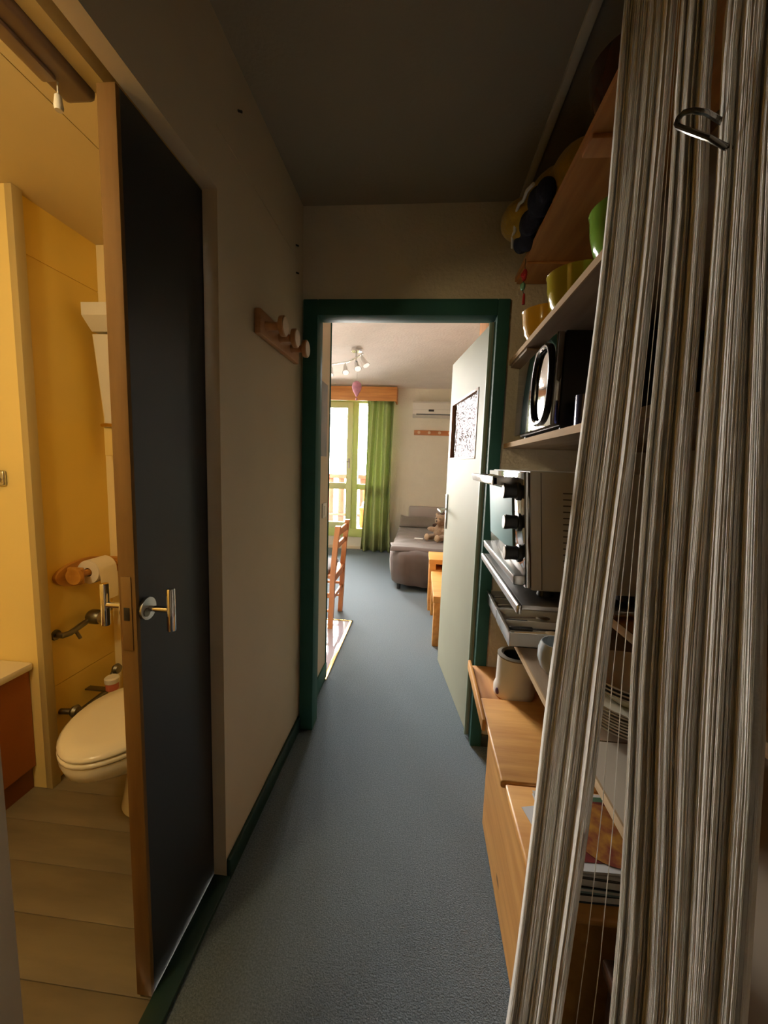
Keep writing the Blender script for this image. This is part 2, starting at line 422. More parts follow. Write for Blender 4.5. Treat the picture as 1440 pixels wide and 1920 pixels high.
build('seat', B().box(-1.04, -0.42, 6.70, 7.20, 0.58, 0.62, 0.006), M_or, bt)
build('backrest', B().box(-1.04, -0.42, 7.15, 7.19, 0.62, 0.95, 0.006), M_or, bt)
build('cushion', B().box(-1.0, -0.45, 6.74, 7.13, 0.62, 0.72, 0.04, seg=3), mat('grey_cushion_cloth', (0.42, 0.46, 0.50), 0.9), bt)

# ================================================================== DOORS
# hinged door to the room (open ~82 degrees)
hx, hy = 0.288, 1.968
ang = math.atan2(2.707 - 1.92, 0.169 - 0.288)
dv = Vector((math.cos(ang), math.sin(ang), 0)); nv = Vector((dv.y, -dv.x, 0))   # nv points to +x side
def on_leaf(u, d, z):
    p = Vector((0.288, 1.935, 0)) + dv * u + nv * d; return Vector((p.x, p.y, z))
LM = Matrix.Translation((0.288, 1.935, 0)) @ Matrix(((dv.x, nv.x, 0, 0), (dv.y, nv.y, 0, 0), (0, 0, 1, 0), (0, 0, 0, 1)))
door1 = sempty('door_1', (0.288, 1.935, 0.0), 'pale green room door standing open with a textured glass pane', 'door')
dp = B()
U = 0.790
for a in ((0.0, U, 0.008, 1.410), (0.0, U, 1.765, 2.022), (0.0, 0.150, 1.410, 1.765), (0.735, U, 1.410, 1.765)):
    dp.box(a[0], a[1], 0, 0.038, a[2], a[3], 0, LM)
build('door_panel', dp, M_leaf, door1, angle=20)
build('door_edge', B().box(-0.001, 0.012, -0.012, 0.0, 0.008, 2.02, 0.002, LM), mat('pale_green_edge', (0.36, 0.46, 0.38), 0.5), door1)
gb = B()
for a in ((0.150, 0.735, 1.410, 1.422), (0.150, 0.735, 1.753, 1.765), (0.150, 0.164, 1.410, 1.765), (0.721, 0.735, 1.410, 1.765)):
    gb.box(a[0], a[1], -0.003, 0.041, a[2], a[3], 0.001, LM)
build('glazing_bead', gb, wood('brown_bead_wood', (0.36, 0.18, 0.09), (0.28, 0.12, 0.06), 'z', knots=False), door1)
build('glass_pane', B().box(0.164, 0.721, 0.014, 0.020, 1.422, 1.753, 0, LM), thin_glass('hammered_glass', (0.80, 0.86, 0.88), gloss=0.75, rough=0.06, bump=1.0, bscale=80), door1)
hl = B().box(0.725, 0.762, -0.008, 0.0, 0.955, 1.185, 0.003, LM)
hp = build('handle_plate', hl, M_steel, door1)
build('door_handle', B().tube([on_leaf(0.745, -0.006, 1.085), on_leaf(0.745, -0.05, 1.085), on_leaf(0.735, -0.056, 1.085), on_leaf(0.64, -0.056, 1.078)], 0.009), M_chrome, hp)

# sliding bathroom door
door2 = sempty('door_2', (-0.64, 0.95, 0.02), 'charcoal sliding bathroom door with a varnished wooden edge', 'door')
build('door_panel', B().box(-0.657, -0.619, 0.815, 1.50, 0.012, 2.076), M_doorblk, door2)
build('door_edge', B().box(-0.658, -0.618, 0.803, 0.815, 0.012, 2.076, 0.002), M_dooredge, door2)
build('lock_plate', B().box(-0.651, -0.627, 0.8005, 0.803, 0.93, 1.10, 0.001), mat('aged_brass', (0.22, 0.125, 0.04), 0.45, 0.3), door2)
build('lock_hole', B().box(-0.645, -0.632, 0.7985, 0.8006, 1.000, 1.030, 0.003), M_black, door2)
def t_handle(sgn, x0, zc):
    yh = 0.835
    pl = B().lathe([(0.0, 0), (0.026, 0), (0.026, 0.008), (0.0, 0.010)], (x0, yh, zc), 24, 'x', mx=Matrix.Scale(sgn, 4, (1, 0, 0)))
    p = build('handle_plate', pl, M_steel, door2)
    x1 = x0 + sgn * 0.062
    build('handle_stem', B().tube([(x0 + sgn * 0.006, yh, zc), (x1, yh, zc)], 0.007, 12), M_chrome, p)
    build('handle_bar', B().tube([(x1, yh, zc - 0.05), (x1, yh, zc - 0.048), (x1, yh, zc + 0.048), (x1, yh, zc + 0.05)], [0.0085, 0.0095, 0.0095, 0.0085], 14), M_chrome, p)
t_handle(1, -0.619, 1.018)
t_handle(-1, -0.657, 1.020)
build('thumb_turn', B().tube([(-0.619, 0.826, 1.012), (-0.608, 0.826, 1.012)], 0.010, 12), M_dull, door2)

# ================================================================== BATHROOM
ZB = 2.28
XB = -1.472
M_plank = mat('grey_beige_floor_board', (0.25, 0.205, 0.13), 0.5, col2=(0.185, 0.15, 0.095), vscale=14, stretch=(0.2, 1, 1), bump=0.05, bscale=40)
pl = B()
y = -0.45
while y < 1.76:
    pl.box(-2.3, XP, y, min(y + 0.138, 1.76), -0.02, 0.0, 0.0015); y += 0.1395
struct('floor_bathroom', pl, M_plank, 'grey beige board floor of the bathroom', 'floor')
struct('floor_underlay', B().box(-2.3, XP, -0.45, 1.76, -0.05, -0.019), mat('dark_joint', (0.05, 0.04, 0.03), 0.8), 'dark joints below the bathroom boards', 'floor')
struct('ceiling_bathroom', B().box(-2.3, -1.015, -0.45, 1.83, ZB, ZB + 0.05).box(-1.012, -0.664, -0.45, 1.83, ZB, ZB + 0.05).box(-1.05, -0.98, -0.45, 1.83, ZB + 0.05, ZB + 0.07), M_bceil, 'tan bathroom ceiling with a panel joint', 'ceiling')
struct('light_block_slab', B().box(-2.4, -0.60, -0.5, 1.95, 2.50, 2.58), M_bceil, 'unseen slab added over the bathroom ceiling to block daylight', 'ceiling')  # unseen slab, added to keep daylight out of the sliding door slot
wb_ = B()
wb_.box(-1.55, XB, 1.40, 1.755, 0, 0.405).box(-1.55, XB, 1.40, 1.755, 0.408, 0.610).box(-1.55, XB, 1.40, 1.755, 0.613, 2.080).box(-1.55, XB, 1.40, 1.755, 2.084, ZB)
wb_.box(-1.55, XB - 0.004, 1.40, 1.755, 0, ZB)
struct('wall_bathroom_left', wb_, M_yellow, 'yellow panelled wall beside the toilet', 'wall')
struct('wall_bathroom_alcove', B().box(-2.3, XB, 1.365, 1.40, 0, ZB), M_cream, 'pale yellow wall at the end of the bathtub', 'wall')
struct('wall_bathroom_side', B().box(-2.3, -2.2, -0.4, 1.365, 0, ZB), M_cream, 'pale yellow wall along the bathtub', 'wall')
struct('trim_5', B().box(XB, XB + 0.028, 1.362, 1.402, 0, ZB, 0.003), mat('tan_corner_post', (0.50, 0.40, 0.19), 0.5), 'tan corner post between bathtub and toilet', 'trim')
struct('wall_bathroom_far', B().box(-1.6, XP, 1.755, 1.82, 0, ZB), mat('cream_far_paint', (0.86, 0.74, 0.42), 0.5), 'cream far wall of the bathroom behind the toilet', 'wall')
struct('wall_bathroom_near', B().box(-2.3, XP, -0.45, -0.4, 0, ZB), M_cream, 'near wall of the bathroom', 'wall')
struct('wall_bathroom_inner', B().box(-0.700, -0.664, -0.4, 1.755, 2.10, 2.499).box(-0.700, -0.664, 1.12, 1.755, 0, 2.10), M_bceil, 'tan inner board above the sliding door', 'wall')

# unlit strip lamp over the door, with pull cord
sl = thing('strip_lamp', (-0.742, 0.45, 2.10), 'unlit brown strip lamp with pull cord above the bathroom door', 'lamp')
build('lamp_body', B().box(-0.772, -0.702, 0.0, 0.862, 2.085, 2.145, 0.012, seg=3), mat('mauve_brown_plastic', (0.22, 0.15, 0.11), 0.45), sl)
build('lamp_cover', B().box(-0.765, -0.735, 0.03, 0.80, 2.076, 2.087, 0.004), mat('mauve_brown_cover', (0.30, 0.22, 0.17), 0.35), sl)
build('pull_cord', B().tube([(-0.742, 0.808, 2.086), (-0.742, 0.808, 2.060)], 0.0016, 6), M_whitep, sl)
build('cord_knob', B().lathe([(0.002, 0.030), (0.006, 0.026), (0.0085, 0.006), (0.007, 0.0), (0.0, 0.0)], (-0.742, 0.808, 2.034), 14), M_whitep, sl)

# the lamp that lights the bathroom (over the washbasin, out of sight)
lm = thing('ceiling_lamp', (-1.05, 0.02, 2.06), 'warm glass globe lamp on the bathroom ceiling', 'lamp')
build('lamp_base', B().lathe([(0.06, 0.0), (0.06, 0.03), (0.0, 0.03)], (-1.05, 0.02, ZB - 0.03), 20), M_whitep, lm)
build('lamp_globe', B().ball((-1.05, 0.02, 2.17), (0.085, 0.085, 0.08)), mat('glowing_globe', (1, 0.9, 0.7), 0.5, emit=(1.0, 0.78, 0.45), estr=6.0), lm)
bl = light('bathroom_bulb_light', 'POINT', (-1.05, 0.02, 2.02), LAMP_W * 4, (1.0, 0.82, 0.50)); bl.data.shadow_soft_size = 0.08

# toilet
to = thing('toilet', (-1.03, 1.35, 0.0), 'white toilet with its lid closed beside the yellow wall', 'toilet')
def egg(t, a, bf, bb):   # plan outline, front towards -y
    c, s_ = math.cos(t), math.sin(t)
    return (a * c * (1 - 0.10 * (s_ < 0) * s_ * s_), (bf if s_ < 0 else bb) * s_)
def loft(rings, cx, cy, n=40):
    b = B(); R = []
    for (a, bf, bb, z, oy) in rings:
        R.append([b.bm.verts.new((cx + egg(2 * PI * k / n, a, bf, bb)[0], cy + oy + egg(2 * PI * k / n, a, bf, bb)[1], z)) for k in range(n)])
    for i in range(len(R) - 1):
        for k in range(n): b._f([R[i][k], R[i][(k + 1) % n], R[i + 1][(k + 1) % n], R[i + 1][k]])
    b._f(R[0][::-1]); b._f(R[-1]); return b
cx, cy = -1.03, 1.30
build('bowl', loft([(0.105, 0.10, 0.24, 0.0, 0.08), (0.100, 0.09, 0.24, 0.03, 0.08), (0.085, 0.08, 0.22, 0.14, 0.09), (0.10, 0.11, 0.22, 0.22, 0.07),
                    (0.15, 0.19, 0.22, 0.29, 0.02), (0.178, 0.245, 0.21, 0.34, 0.0), (0.186, 0.258, 0.21, 0.375, 0.0), (0.184, 0.256, 0.21, 0.392, 0.0)], cx, cy), M_white, to, angle=60)
build('seat', loft([(0.183, 0.256, 0.19, 0.393, 0), (0.188, 0.262, 0.195, 0.398, 0), (0.188, 0.262, 0.195, 0.406, 0), (0.184, 0.257, 0.19, 0.410, 0)], cx, cy), M_white, to, angle=60)
build('lid', loft([(0.180, 0.254, 0.19, 0.412, 0), (0.187, 0.261, 0.195, 0.417, 0), (0.187, 0.261, 0.195, 0.424, 0), (0.176, 0.250, 0.185, 0.433, 0), (0.12, 0.19, 0.13, 0.437, 0)], cx, cy), M_white, to, angle=60)
build('back_outlet', B().box(-1.12, -0.94, 1.46, 1.755, 0.10, 0.36, 0.04, seg=3), M_white, to)

# toilet paper holder on yellow wall
th = thing('toilet_paper_holder', (XB, 1.59, 0.85), 'varnished wooden toilet paper holder on the yellow wall', 'paper holder')
M_vw = wood('varnished_orange_wood', (0.58, 0.28, 0.05), (0.44, 0.19, 0.03), 'y')
hb = B()
pts = [(1.445 + 0.30 * (0.5 - 0.5 * math.cos(PI * k / 12)), 0.858 + 0.052 * math.sin(PI * k / 12)) for k in range(13)] + [(1.445 + 0.30 * (0.5 + 0.5 * math.cos(PI * k / 12)), 0.858 - 0.058 * math.sin(PI * k / 12)) for k in range(1, 12)]
hb.prism(pts, 'x', XB, XB + 0.018)
build('back_board', hb, M_vw, th)
for yy in (1.505, 1.715):
    build('side_arm', B().box(XB + 0.016, XB + 0.085, yy - 0.009, yy + 0.009, 0.825, 0.895, 0.012, seg=3), M_vw, th)
build('roller', B().tube([(XB + 0.062, 1.48, 0.862), (XB + 0.062, 1.715, 0.862)], 0.014, 14).lathe([(0.0, 0), (0.034, 0), (0.034, 0.014), (0.0, 0.016)], (XB + 0.062, 1.478, 0.862), 22, 'y'), M_vw, th)
tr = thing('toilet_paper_roll', (XB + 0.062, 1.60, 0.81), 'white toilet paper roll hanging in the wooden holder', 'toilet paper')
M_paper = mat('toilet_paper', (0.82, 0.76, 0.64), 0.95, bump=0.1, bscale=200)
build('roll', B().lathe([(0.019, 0.0), (0.050, 0.0), (0.052, 0.004), (0.052, 0.096), (0.050, 0.10), (0.019, 0.10), (0.019, 0.0)], (XB + 0.064, 1.550, 0.862), 32, 'y', False, False), M_paper, tr)
def flap(u, v):
    a = 0.2 - 1.0 * min(u * 3, 1); r = 0.0535
    yy = 1.552 + 0.096 * v
    if u < 0.333:
        aa = PI / 2 - u * 3 * PI / 2
        return Vector((XB + 0.064 + r * math.cos(aa), yy, 0.862 + r * math.sin(aa)))
    t = (u - 0.333) / 0.667
    return Vector((XB + 0.064 + r + 0.004 * math.sin(3 * t), yy, 0.862 - 0.13 * t))
build('loose_sheet', B().sheet(flap, 24, 4, (0.0008, 0, 0)), M_paper, tr)

# flush valve and pipes on the yellow wall
fv = thing('flush_valve', (XB, 1.55, 0.60), 'dull metal flush valve with round cap on the yellow wall', 'valve')
build('valve_pipe', B().tube([(XB, 1.445, 0.622), (XB + 0.035, 1.445, 0.622), (XB + 0.042, 1.470, 0.622), (XB + 0.042, 1.56, 0.640), (XB + 0.03, 1.70, 0.645)], 0.012, 12).tube([(XB + 0.042, 1.495, 0.625), (XB + 0.055, 1.505, 0.585)], 0.007, 8), M_dull, fv)
build('valve_flange', B().lathe([(0.0, 0), (0.022, 0), (0.020, 0.008), (0.0, 0.009)], (XB, 1.445, 0.622), 20, 'x'), M_dull, fv)
build('valve_body', B().lathe([(0.026, 0), (0.032, 0.01), (0.032, 0.045), (0.026, 0.055), (0.0, 0.057)], (XB + 0.030, 1.585, 0.650), 26, 'x'), M_dull, fv)
build('valve_cap', B().lathe([(0.027, 0), (0.030, 0.004), (0.030, 0.022), (0.022, 0.028), (0.0, 0.029)], (XB + 0.086, 1.585, 0.650), 26, 'x'), M_steel, fv)
pv = thing('stop_valve', (XB, 1.50, 0.28), 'dark metal water pipe with tap handles low beside the toilet', 'valve')
build('pipe', B().tube([(XB, 1.445, 0.285), (XB + 0.04, 1.45, 0.285), (XB + 0.05, 1.50, 0.262), (XB + 0.05, 1.63, 0.268), (XB + 0.05, 1.68, 0.335), (XB + 0.05, 1.72, 0.345)], 0.012, 10), M_dull, pv)
for yy, zz in ((1.455, 0.285), (1.69, 0.35)):
    build('tap_handle', B().lathe([(0.0, 0), (0.020, 0.002), (0.026, 0.014), (0.020, 0.026), (0.0, 0.030)], (XB + 0.046, yy, zz), 14, 'x'), M_dull, pv)
wc = thing('cleaner_tub', (XB + 0.06, 1.60, 0.31), 'small white capped tub behind the toilet lid', 'tub')
build('tub_body', B().lathe([(0.022, 0.0), (0.026, 0.004), (0.026, 0.035), (0.0, 0.036)], (XB + 0.122, 1.585, 0.312), 20), mat('red_label_plastic', (0.55, 0.16, 0.10), 0.4), wc)
build('tub_cap', B().lathe([(0.029, 0.0), (0.030, 0.004), (0.030, 0.020), (0.024, 0.026), (0.0, 0.027)], (XB + 0.122, 1.585, 0.348), 20), M_whitep, wc)
build('tub_bracket', B().box(XB, XB + 0.11, 1.57, 1.60, 0.306, 0.312), M_dull, wc)

# bathtub
bt2 = thing('bathtub', (-1.85, 0.5, 0), 'white rimmed bathtub with an orange brown front panel', 'bathtub')
tb = B()
tb.box(-2.198, -1.49, -0.30, 1.362, 0.515, 0.545, 0.008)
build('rim', tb, M_white, bt2)
build('front_panel', B().box(-1.535, -1.512, -0.30, 1.362, 0.10, 0.515), mat('orange_brown_panel', (0.36, 0.115, 0.022), 0.45, var=0.05), bt2)
build('plinth', B().box(-1.55, -1.528, -0.30, 1.362, 0.0, 0.10), mat('dark_brown_plinth', (0.20, 0.06, 0.015), 0.5), bt2)
sb = thing('shower_bracket', (-1.565, 1.365, 1.24), 'small chrome bracket on the pale wall above the bathtub', 'bracket')
build('bracket_plate', B().box(-1.62, -1.545, 1.350, 1.365, 1.238, 1.295, 0.012, seg=3), M_steel, sb)
build('bracket_hook', B().tube([(-1.59, 1.352, 1.265), (-1.59, 1.325, 1.265), (-1.59, 1.31, 1.25)], 0.013, 12), M_dull, sb)

# wall cabinet in the far corner of bathroom
wh = thing('wall_cabinet', (-1.36, 1.755, 1.37), 'tall white wall cabinet with a flared top in the bathroom corner', 'cabinet')
build('flared_top', B().prism([(1.605, 1.985), (1.605, 1.935), (1.655, 1.885), (1.755, 1.885), (1.755, 1.985)], 'x', -1.425, -1.15), M_whitep, wh)
build('front_panel', B().prism([(1.668, 1.878), (1.755, 1.878), (1.755, 1.50), (1.715, 1.50)], 'x', -1.435, -1.17), mat('cream_plastic', (0.72, 0.62, 0.40), 0.4), wh)
build('door_strip', B().prism([(1.648, 1.872), (1.668, 1.872), (1.715, 1.505), (1.695, 1.505)], 'x', -1.415, -1.19), M_whitep, wh)
build('lower_box', B().box(-1.43, -1.22, 1.70, 1.755, 1.362, 1.49, 0.004), M_cream, wh)
build('brass_fitting', B().tube([(-1.435, 1.70, 1.497), (-1.40, 1.68, 1.497), (-1.36, 1.68, 1.497)], 0.008, 10), mat('brass', (0.8, 0.55, 0.2), 0.2, 1.0), wh)

# ================================================================== CORRIDOR LEFT: pegs
cr = thing('coat_rack', (XL, 1.54, 1.78), 'wooden coat rack with three round pegs on the corridor wall', 'coat rack')
build('back_board', B().box(XL, XL + 0.024, 1.338, 1.757, 1.783, 1.865, 0.006), M_peg, cr)
for yy in (1.385, 1.515, 1.650):
    p = build('peg', B().lathe([(0.017, 0.0), (0.014, 0.012), (0.013, 0.042), (0.020, 0.050), (0.033, 0.054), (0.034, 0.068), (0.031, 0.071)], (XL + 0.022, yy, 1.820), 26, 'x', cap1=False), M_peg, cr)
    build('peg_face', B().lathe([(0.031, 0.0), (0.029, 0.0015), (0.0, 0.002)], (XL + 0.022 + 0.0705, yy, 1.820), 26, 'x'), M_pegface, p)
for (yy, zz), w in zip(((1.235, 2.365), (1.775, 2.278), (1.78, 2.17)), ('nearest the bathroom opening', 'just above the panel joint', 'just below the panel joint by the corner')):
    tag(build('nail', B().tube([(XL, yy, zz), (XL + 0.012, yy, zz - 0.004)], 0.0035, 8), M_black), 'small dark nail high on the corridor wall ' + w, 'nail')

# ================================================================== SHELF NICHE
def shelf(name, x0, y0, y1, ztop, th_, mtop, label, medge=None):
    s_ = thing(name, ((x0 + 0.99) / 2, (y0 + y1) / 2, ztop - th_), label, 'shelf')
    build('board', B().box(x0 + 0.004, 0.999, y0, y1, ztop - th_, ztop), mtop, s_)
    build('edge_strip', B().box(x0, x0 + 0.004, y0, y1, ztop - th_, ztop), medge or mtop, s_)
    return s_
s1 = shelf('wall_shelf', 0.363, 0.147, YF - 0.001, 2.187, 0.020, M_shelf, 'topmost orange pine shelf under the corridor ceiling')
for y0, y1 in ((1.70, YF - 0.002), (1.095, 1.16)):
    build('batten', B().box(0.37, 0.998, y0, y1, 2.157, 2.167, 0.002), M_shelf, s1)
s2 = shelf('wall_shelf', 0.363, 0.147, YF - 0.001, 1.838, 0.020, M_shelfw, 'second shelf from the top, carrying the coloured bowls', M_edge)
build('batten', B().box(0.37, 0.998, 1.60, YF - 0.002, 1.808, 1.818, 0.002), M_shelfw, s2)
s3 = shelf('wall_shelf', 0.363, 0.147, YF - 0.001, 1.476, 0.020, M_shelfw, 'shelf carrying the black microwave oven', M_edge)
s4 = shelf('wall_shelf', 0.489, 0.147, YF - 0.001, 1.004, 0.022, M_shelf, 'recessed shelf under the mini oven', M_edge)
s5 = shelf('wall_shelf', 0.363, 0.912, YF - 0.001, 0.742, 0.020, M_shelfw, 'shelf carrying the plates and the cutlery trays', M_edge)
s6 = shelf('wall_shelf', 0.383, 0.147, 0.908, 0.742, 0.020, mat('pale_beige_board', (0.52, 0.45, 0.34), 0.6), 'beige shelf end behind the string curtain next to the plates', M_edge)

# --- top shelf: plush bag and brown bowl
pb = thing('plush_bag', (0.42, 1.60, 2.187), 'soft yellow plush bag with navy trim on the topmost shelf', 'plush bag')
M_py = mat('yellow_plush', (0.50, 0.30, 0.015), 0.95, var=0.2, vscale=25, bump=0.5, bscale=120, sheen=0.3)
M_pn = mat('navy_plush', (0.018, 0.020, 0.040), 0.95, bump=0.4, bscale=120)
M_pw = mat('white_piping', (0.6, 0.57, 0.5), 0.8)
yb = B()
def ym(a): return Matrix.Rotation(a, 4, 'X')
yb.ball((0.405, 1.60, 2.29), (0.09, 0.17, 0.085), ym(-0.15)).ball((0.37, 1.66, 2.28), (0.075, 0.11, 0.09)).ball((0.322, 1.65, 2.287), (0.070, 0.10, 0.058)).ball((0.44, 1.42, 2.28), (0.08, 0.13, 0.08))
build('body', yb, M_py, pb, remesh=0.010)
nb = B()
for k, (yy, zz, r) in enumerate(((1.735, 2.215, 0.036), (1.69, 2.20, 0.036), (1.645, 2.235, 0.042), (1.59, 2.235, 0.042), (1.535, 2.245, 0.040), (1.48, 2.24, 0.036), (1.62, 2.215, 0.03), (1.52, 2.215, 0.03))):
    nb.ball((0.338 + 0.012 * (k % 2), yy - 0.07, zz), (0.032, r * 1.05, r))
build('scalloped_trim', nb, M_pn, pb, remesh=0.008)
pp = B().tube([(0.310, 1.695, 2.215), (0.300, 1.655, 2.238), (0.300, 1.615, 2.232), (0.292, 1.590, 2.268), (0.296, 1.545, 2.282), (0.302, 1.51, 2.272), (0.306, 1.48, 2.284), (0.314, 1.43, 2.272)], 0.0055, 8)
build('piping', pp, M_pw, pb)
bw = B().lathe([(0.05, 0.0), (0.055, 0.006), (0.085, 0.03), (0.105, 0.07), (0.110, 0.11), (0.106, 0.11), (0.100, 0.07), (0.08, 0.035), (0.0, 0.012)], (0.462, 1.085, 2.188), 40)
tag(build('salad_bowl', bw, mat('dark_brown_glass', (0.06, 0.016, 0.008), 0.12, coat=0.5)), 'dark brown bowl on the topmost shelf near the curtain', 'bowl')

# charm hanging from the shelf end
ch = thing('hanging_charm', (0.358, 1.68, 2.06), 'red charm with green bead hanging from the topmost shelf', 'charm')
build('thread', B().tube([(0.360, 1.68, 2.168), (0.360, 1.68, 2.115), (0.356, 1.682, 2.06), (0.362, 1.678, 2.035)], 0.0012, 6), M_black, ch)
rd = B()
for k in range(9):
    a = 2 * PI * k / 9
    rd.ball((0.360, 1.68 + 0.012 * math.cos(a), 2.108 + 0.012 * math.sin(a)), (0.008, 0.009, 0.009), u=10, v=6)
rd.ball((0.355, 1.68, 2.108), 0.010, u=10, v=6)
build('red_flower', rd, mat('red_felt', (0.45, 0.02, 0.02), 0.9), ch)
build('green_bead', B().ball((0.357, 1.683, 2.068), (0.010, 0.013, 0.015), u=12, v=8), mat('pale_green_glass', (0.18, 0.42, 0.28), 0.2), ch)
build('red_tassel', B().lathe([(0.003, 0.04), (0.005, 0.03), (0.006, 0.0), (0.0, 0.0)], (0.363, 1.678, 2.0), 10), mat('red_felt', (0, 0, 0)), ch)

# --- bowls
def bowl(x, y, z, r, h, m, label):
    p = [(r * 0.55, 0.0), (r * 0.60, 0.004), (r * 0.66, 0.012), (r * 0.86, h * 0.32), (r * 0.97, h * 0.65), (r, h * 0.95), (r * 1.03, h), (r * 0.97, h), (r * 0.92, h * 0.65), (r * 0.8, h * 0.34), (r * 0.5, 0.016), (0, 0.014)]
    return tag(build('ceramic_bowl', B().lathe(p, (x, y, z), 40), m, angle=50), label, 'bowl', 'bowls on the second shelf')
bowl(0.455, 1.66, 1.839, 0.095, 0.125, mat('amber_glaze', (0.62, 0.32, 0.02), 0.12, coat=0.6), 'amber yellow bowl nearest the green doorframe')
bowl(0.462, 1.36, 1.839, 0.098, 0.125, mat('olive_yellow_glaze', (0.50, 0.38, 0.03), 0.12, coat=0.6), 'olive yellow bowl in the middle of the three bowls')
bowl(0.455, 1.03, 1.839, 0.092, 0.12, mat('lime_glaze', (0.20, 0.40, 0.05), 0.12, coat=0.6), 'lime green bowl beside the string curtain')

# --- microwave
mw = thing('microwave_oven', (0.56, 1.44, 1.477), 'black microwave with a mirrored front and oval black handle', 'microwave')
build('body', B().box(0.385, 0.760, 1.210, 1.672, 1.492, 1.757, 0.004), M_black, mw)
build('door_front', B().box(0.362, 0.384, 1.212, 1.670, 1.494, 1.755, 0.005), M_mirror, mw)
hdl = B(); pts = []
for k in range(32):
    a = 2 * PI * k / 32
    cy_ = 0.030 * math.copysign(abs(math.cos(a)) ** 0.75, math.cos(a)); cz_ = math.sin(a)
    pts.append((0.3565, 1.312 + 0.088 * math.copysign(abs(math.cos(a)) ** 0.7, math.cos(a)), 1.622 + 0.113 * math.copysign(abs(cz_) ** 0.8, cz_)))
hdl.tube(pts, 0.0095, 10, closed=True).tube([(0.349, 1.312, 1.735), (0.364, 1.312, 1.732)], 0.008, 8).tube([(0.349, 1.312, 1.509), (0.364, 1.312, 1.512)], 0.008, 8)
build('handle', hdl, mat('gloss_black_plastic', (0.01, 0.01, 0.011), 0.15), mw)
for yy in (1.24, 1.64):
    for xx in (0.41, 0.72): build('foot', B().lathe([(0.014, 0), (0.014, 0.015)], (xx, yy, 1.477), 14), M_black, mw)
tag(build('blue_cup', B().lathe([(0.026, 0.0), (0.031, 0.004), (0.033, 0.085), (0.030, 0.085), (0.027, 0.008), (0, 0.008)], (0.425, 1.115, 1.477), 24), mat('navy_glaze', (0.05, 0.06, 0.20), 0.2)), 'dark blue cup standing beside the black microwave', 'cup')
cb = B().tube([(0.70, 1.208, 1.60), (0.66, 1.16, 1.585), (0.62, 1.10, 1.565), (0.57, 1.02, 1.535), (0.54, 0.95, 1.490), (0.55, 0.86, 1.482), (0.62, 0.80, 1.482), (0.72, 0.84, 1.482)], 0.005, 8)
tag(build('power_cable', cb, M_whitep), 'white power cable looping on the microwave shelf', 'cable')

# --- worktop (stainless hob base)
wk = thing('steel_worktop', (0.52, 1.27, 1.005), 'thin stainless steel worktop sheet under the mini oven', 'worktop')
wkb = B().box(0.262, 0.90, 0.99, 1.585, 1.018, 1.030, 0.003)
build('top_sheet', wkb, M_steel, wk)
build('front_nose', B().box(0.250, 0.264, 0.985, 1.590, 1.005, 1.031, 0.006, seg=3), mat('pale_brushed_steel', (0.66, 0.66, 0.67), 0.28, 1.0), wk)
build('support', B().box(0.50, 0.88, 1.02, 1.56, 1.005, 1.018), M_shelf, wk)

# --- mini oven
ov = thing('mini_oven', (0.44, 1.28, 1.031), 'white mini oven with mirrored front, three black knobs and chrome handle', 'oven')
SH = Matrix(((1, 0, -0.085, 0.085 * 1.07), (0, 1, 0, 0), (0, 0, 1, 0), (0, 0, 0, 1)))   # slight forward lean of the front
RZ = Matrix.Identity(4)
oy0, oy1, oz0, oz1 = 1.03, 1.545, 1.055, 1.362
M_ovw = mat('oven_white_enamel', (0.55, 0.52, 0.45), 0.45)
build('body', B().box(0.292, 0.60, oy0, oy1, oz0, oz1, 0.006, SH), M_ovw, ov)
build('body_seam', B().box(0.318, 0.320, oy0 - 0.0008, oy0 + 0.001, oz0 + 0.004, oz1 - 0.004, 0, SH), mat('dark_seam', (0.12, 0.11, 0.09), 0.6), ov)
for k in range(15):
    zz = oz1 - 0.055 - k * 0.0155
    build('vent_slot', B().box(0.372, 0.405, oy0 - 0.0008, oy0 + 0.001, zz, zz + 0.0032, 0, SH), mat('dark_slot', (0.10, 0.09, 0.075), 0.7), ov)
build('front_panel', B().box(0.278, 0.293, oy0, oy1, oz0 + 0.005, oz1 - 0.003, 0.003, SH), M_mirror, ov)
build('oven_window', B().box(0.272, 0.279, oy0 + 0.115, oy1 - 0.03, oz0 + 0.075, oz1 - 0.055, 0.002, SH), mat('blue_reflection_glass', (0.26, 0.46, 0.48), 0.55, spec=0.15), ov)  # bluish reflection put into the pane's base colour
build('drip_lip', B().box(0.250, 0.285, oy0 + 0.01, oy1, oz0 + 0.010, oz0 + 0.036, 0.004, SH), M_steel, ov)
hb_ = B().box(0.212, 0.228, oy0 + 0.07, oy1 + 0.0, oz1 - 0.043, oz1 - 0.018, 0.004, SH)
h_ = build('handle', hb_, mat('dark_chrome', (0.30, 0.30, 0.31), 0.18, 1.0), ov)
build('handle_end', B().box(0.212, 0.281, oy1 - 0.02, oy1 + 0.0, oz1 - 0.0425, oz1 - 0.0185, 0.003, SH), M_steel, h_)
build('handle_end', B().box(0.212, 0.281, oy0 + 0.07, oy0 + 0.09, oz1 - 0.0425, oz1 - 0.0185, 0.003, SH), M_steel, h_)
for zz in (oz1 - 0.055, oz1 - 0.137, oz1 - 0.220):
    k_ = build('knob', B().lathe([(0.024, 0.0), (0.024, -0.008), (0.019, -0.010), (0.018, -0.024), (0.020, -0.040), (0.018, -0.042)], SH @ Vector((0.279, oy0 + 0.052, zz)), 24, 'x', cap1=False), M_black, ov)
    build('knob_cap', B().lathe([(0.018, 0.0), (0.017, -0.002), (0.0, -0.002)], SH @ Vector((0.279 - 0.0415, oy0 + 0.052, zz)), 24, 'x'), mat('silver_cap', (0.62, 0.60, 0.56), 0.35, 0.6), k_)
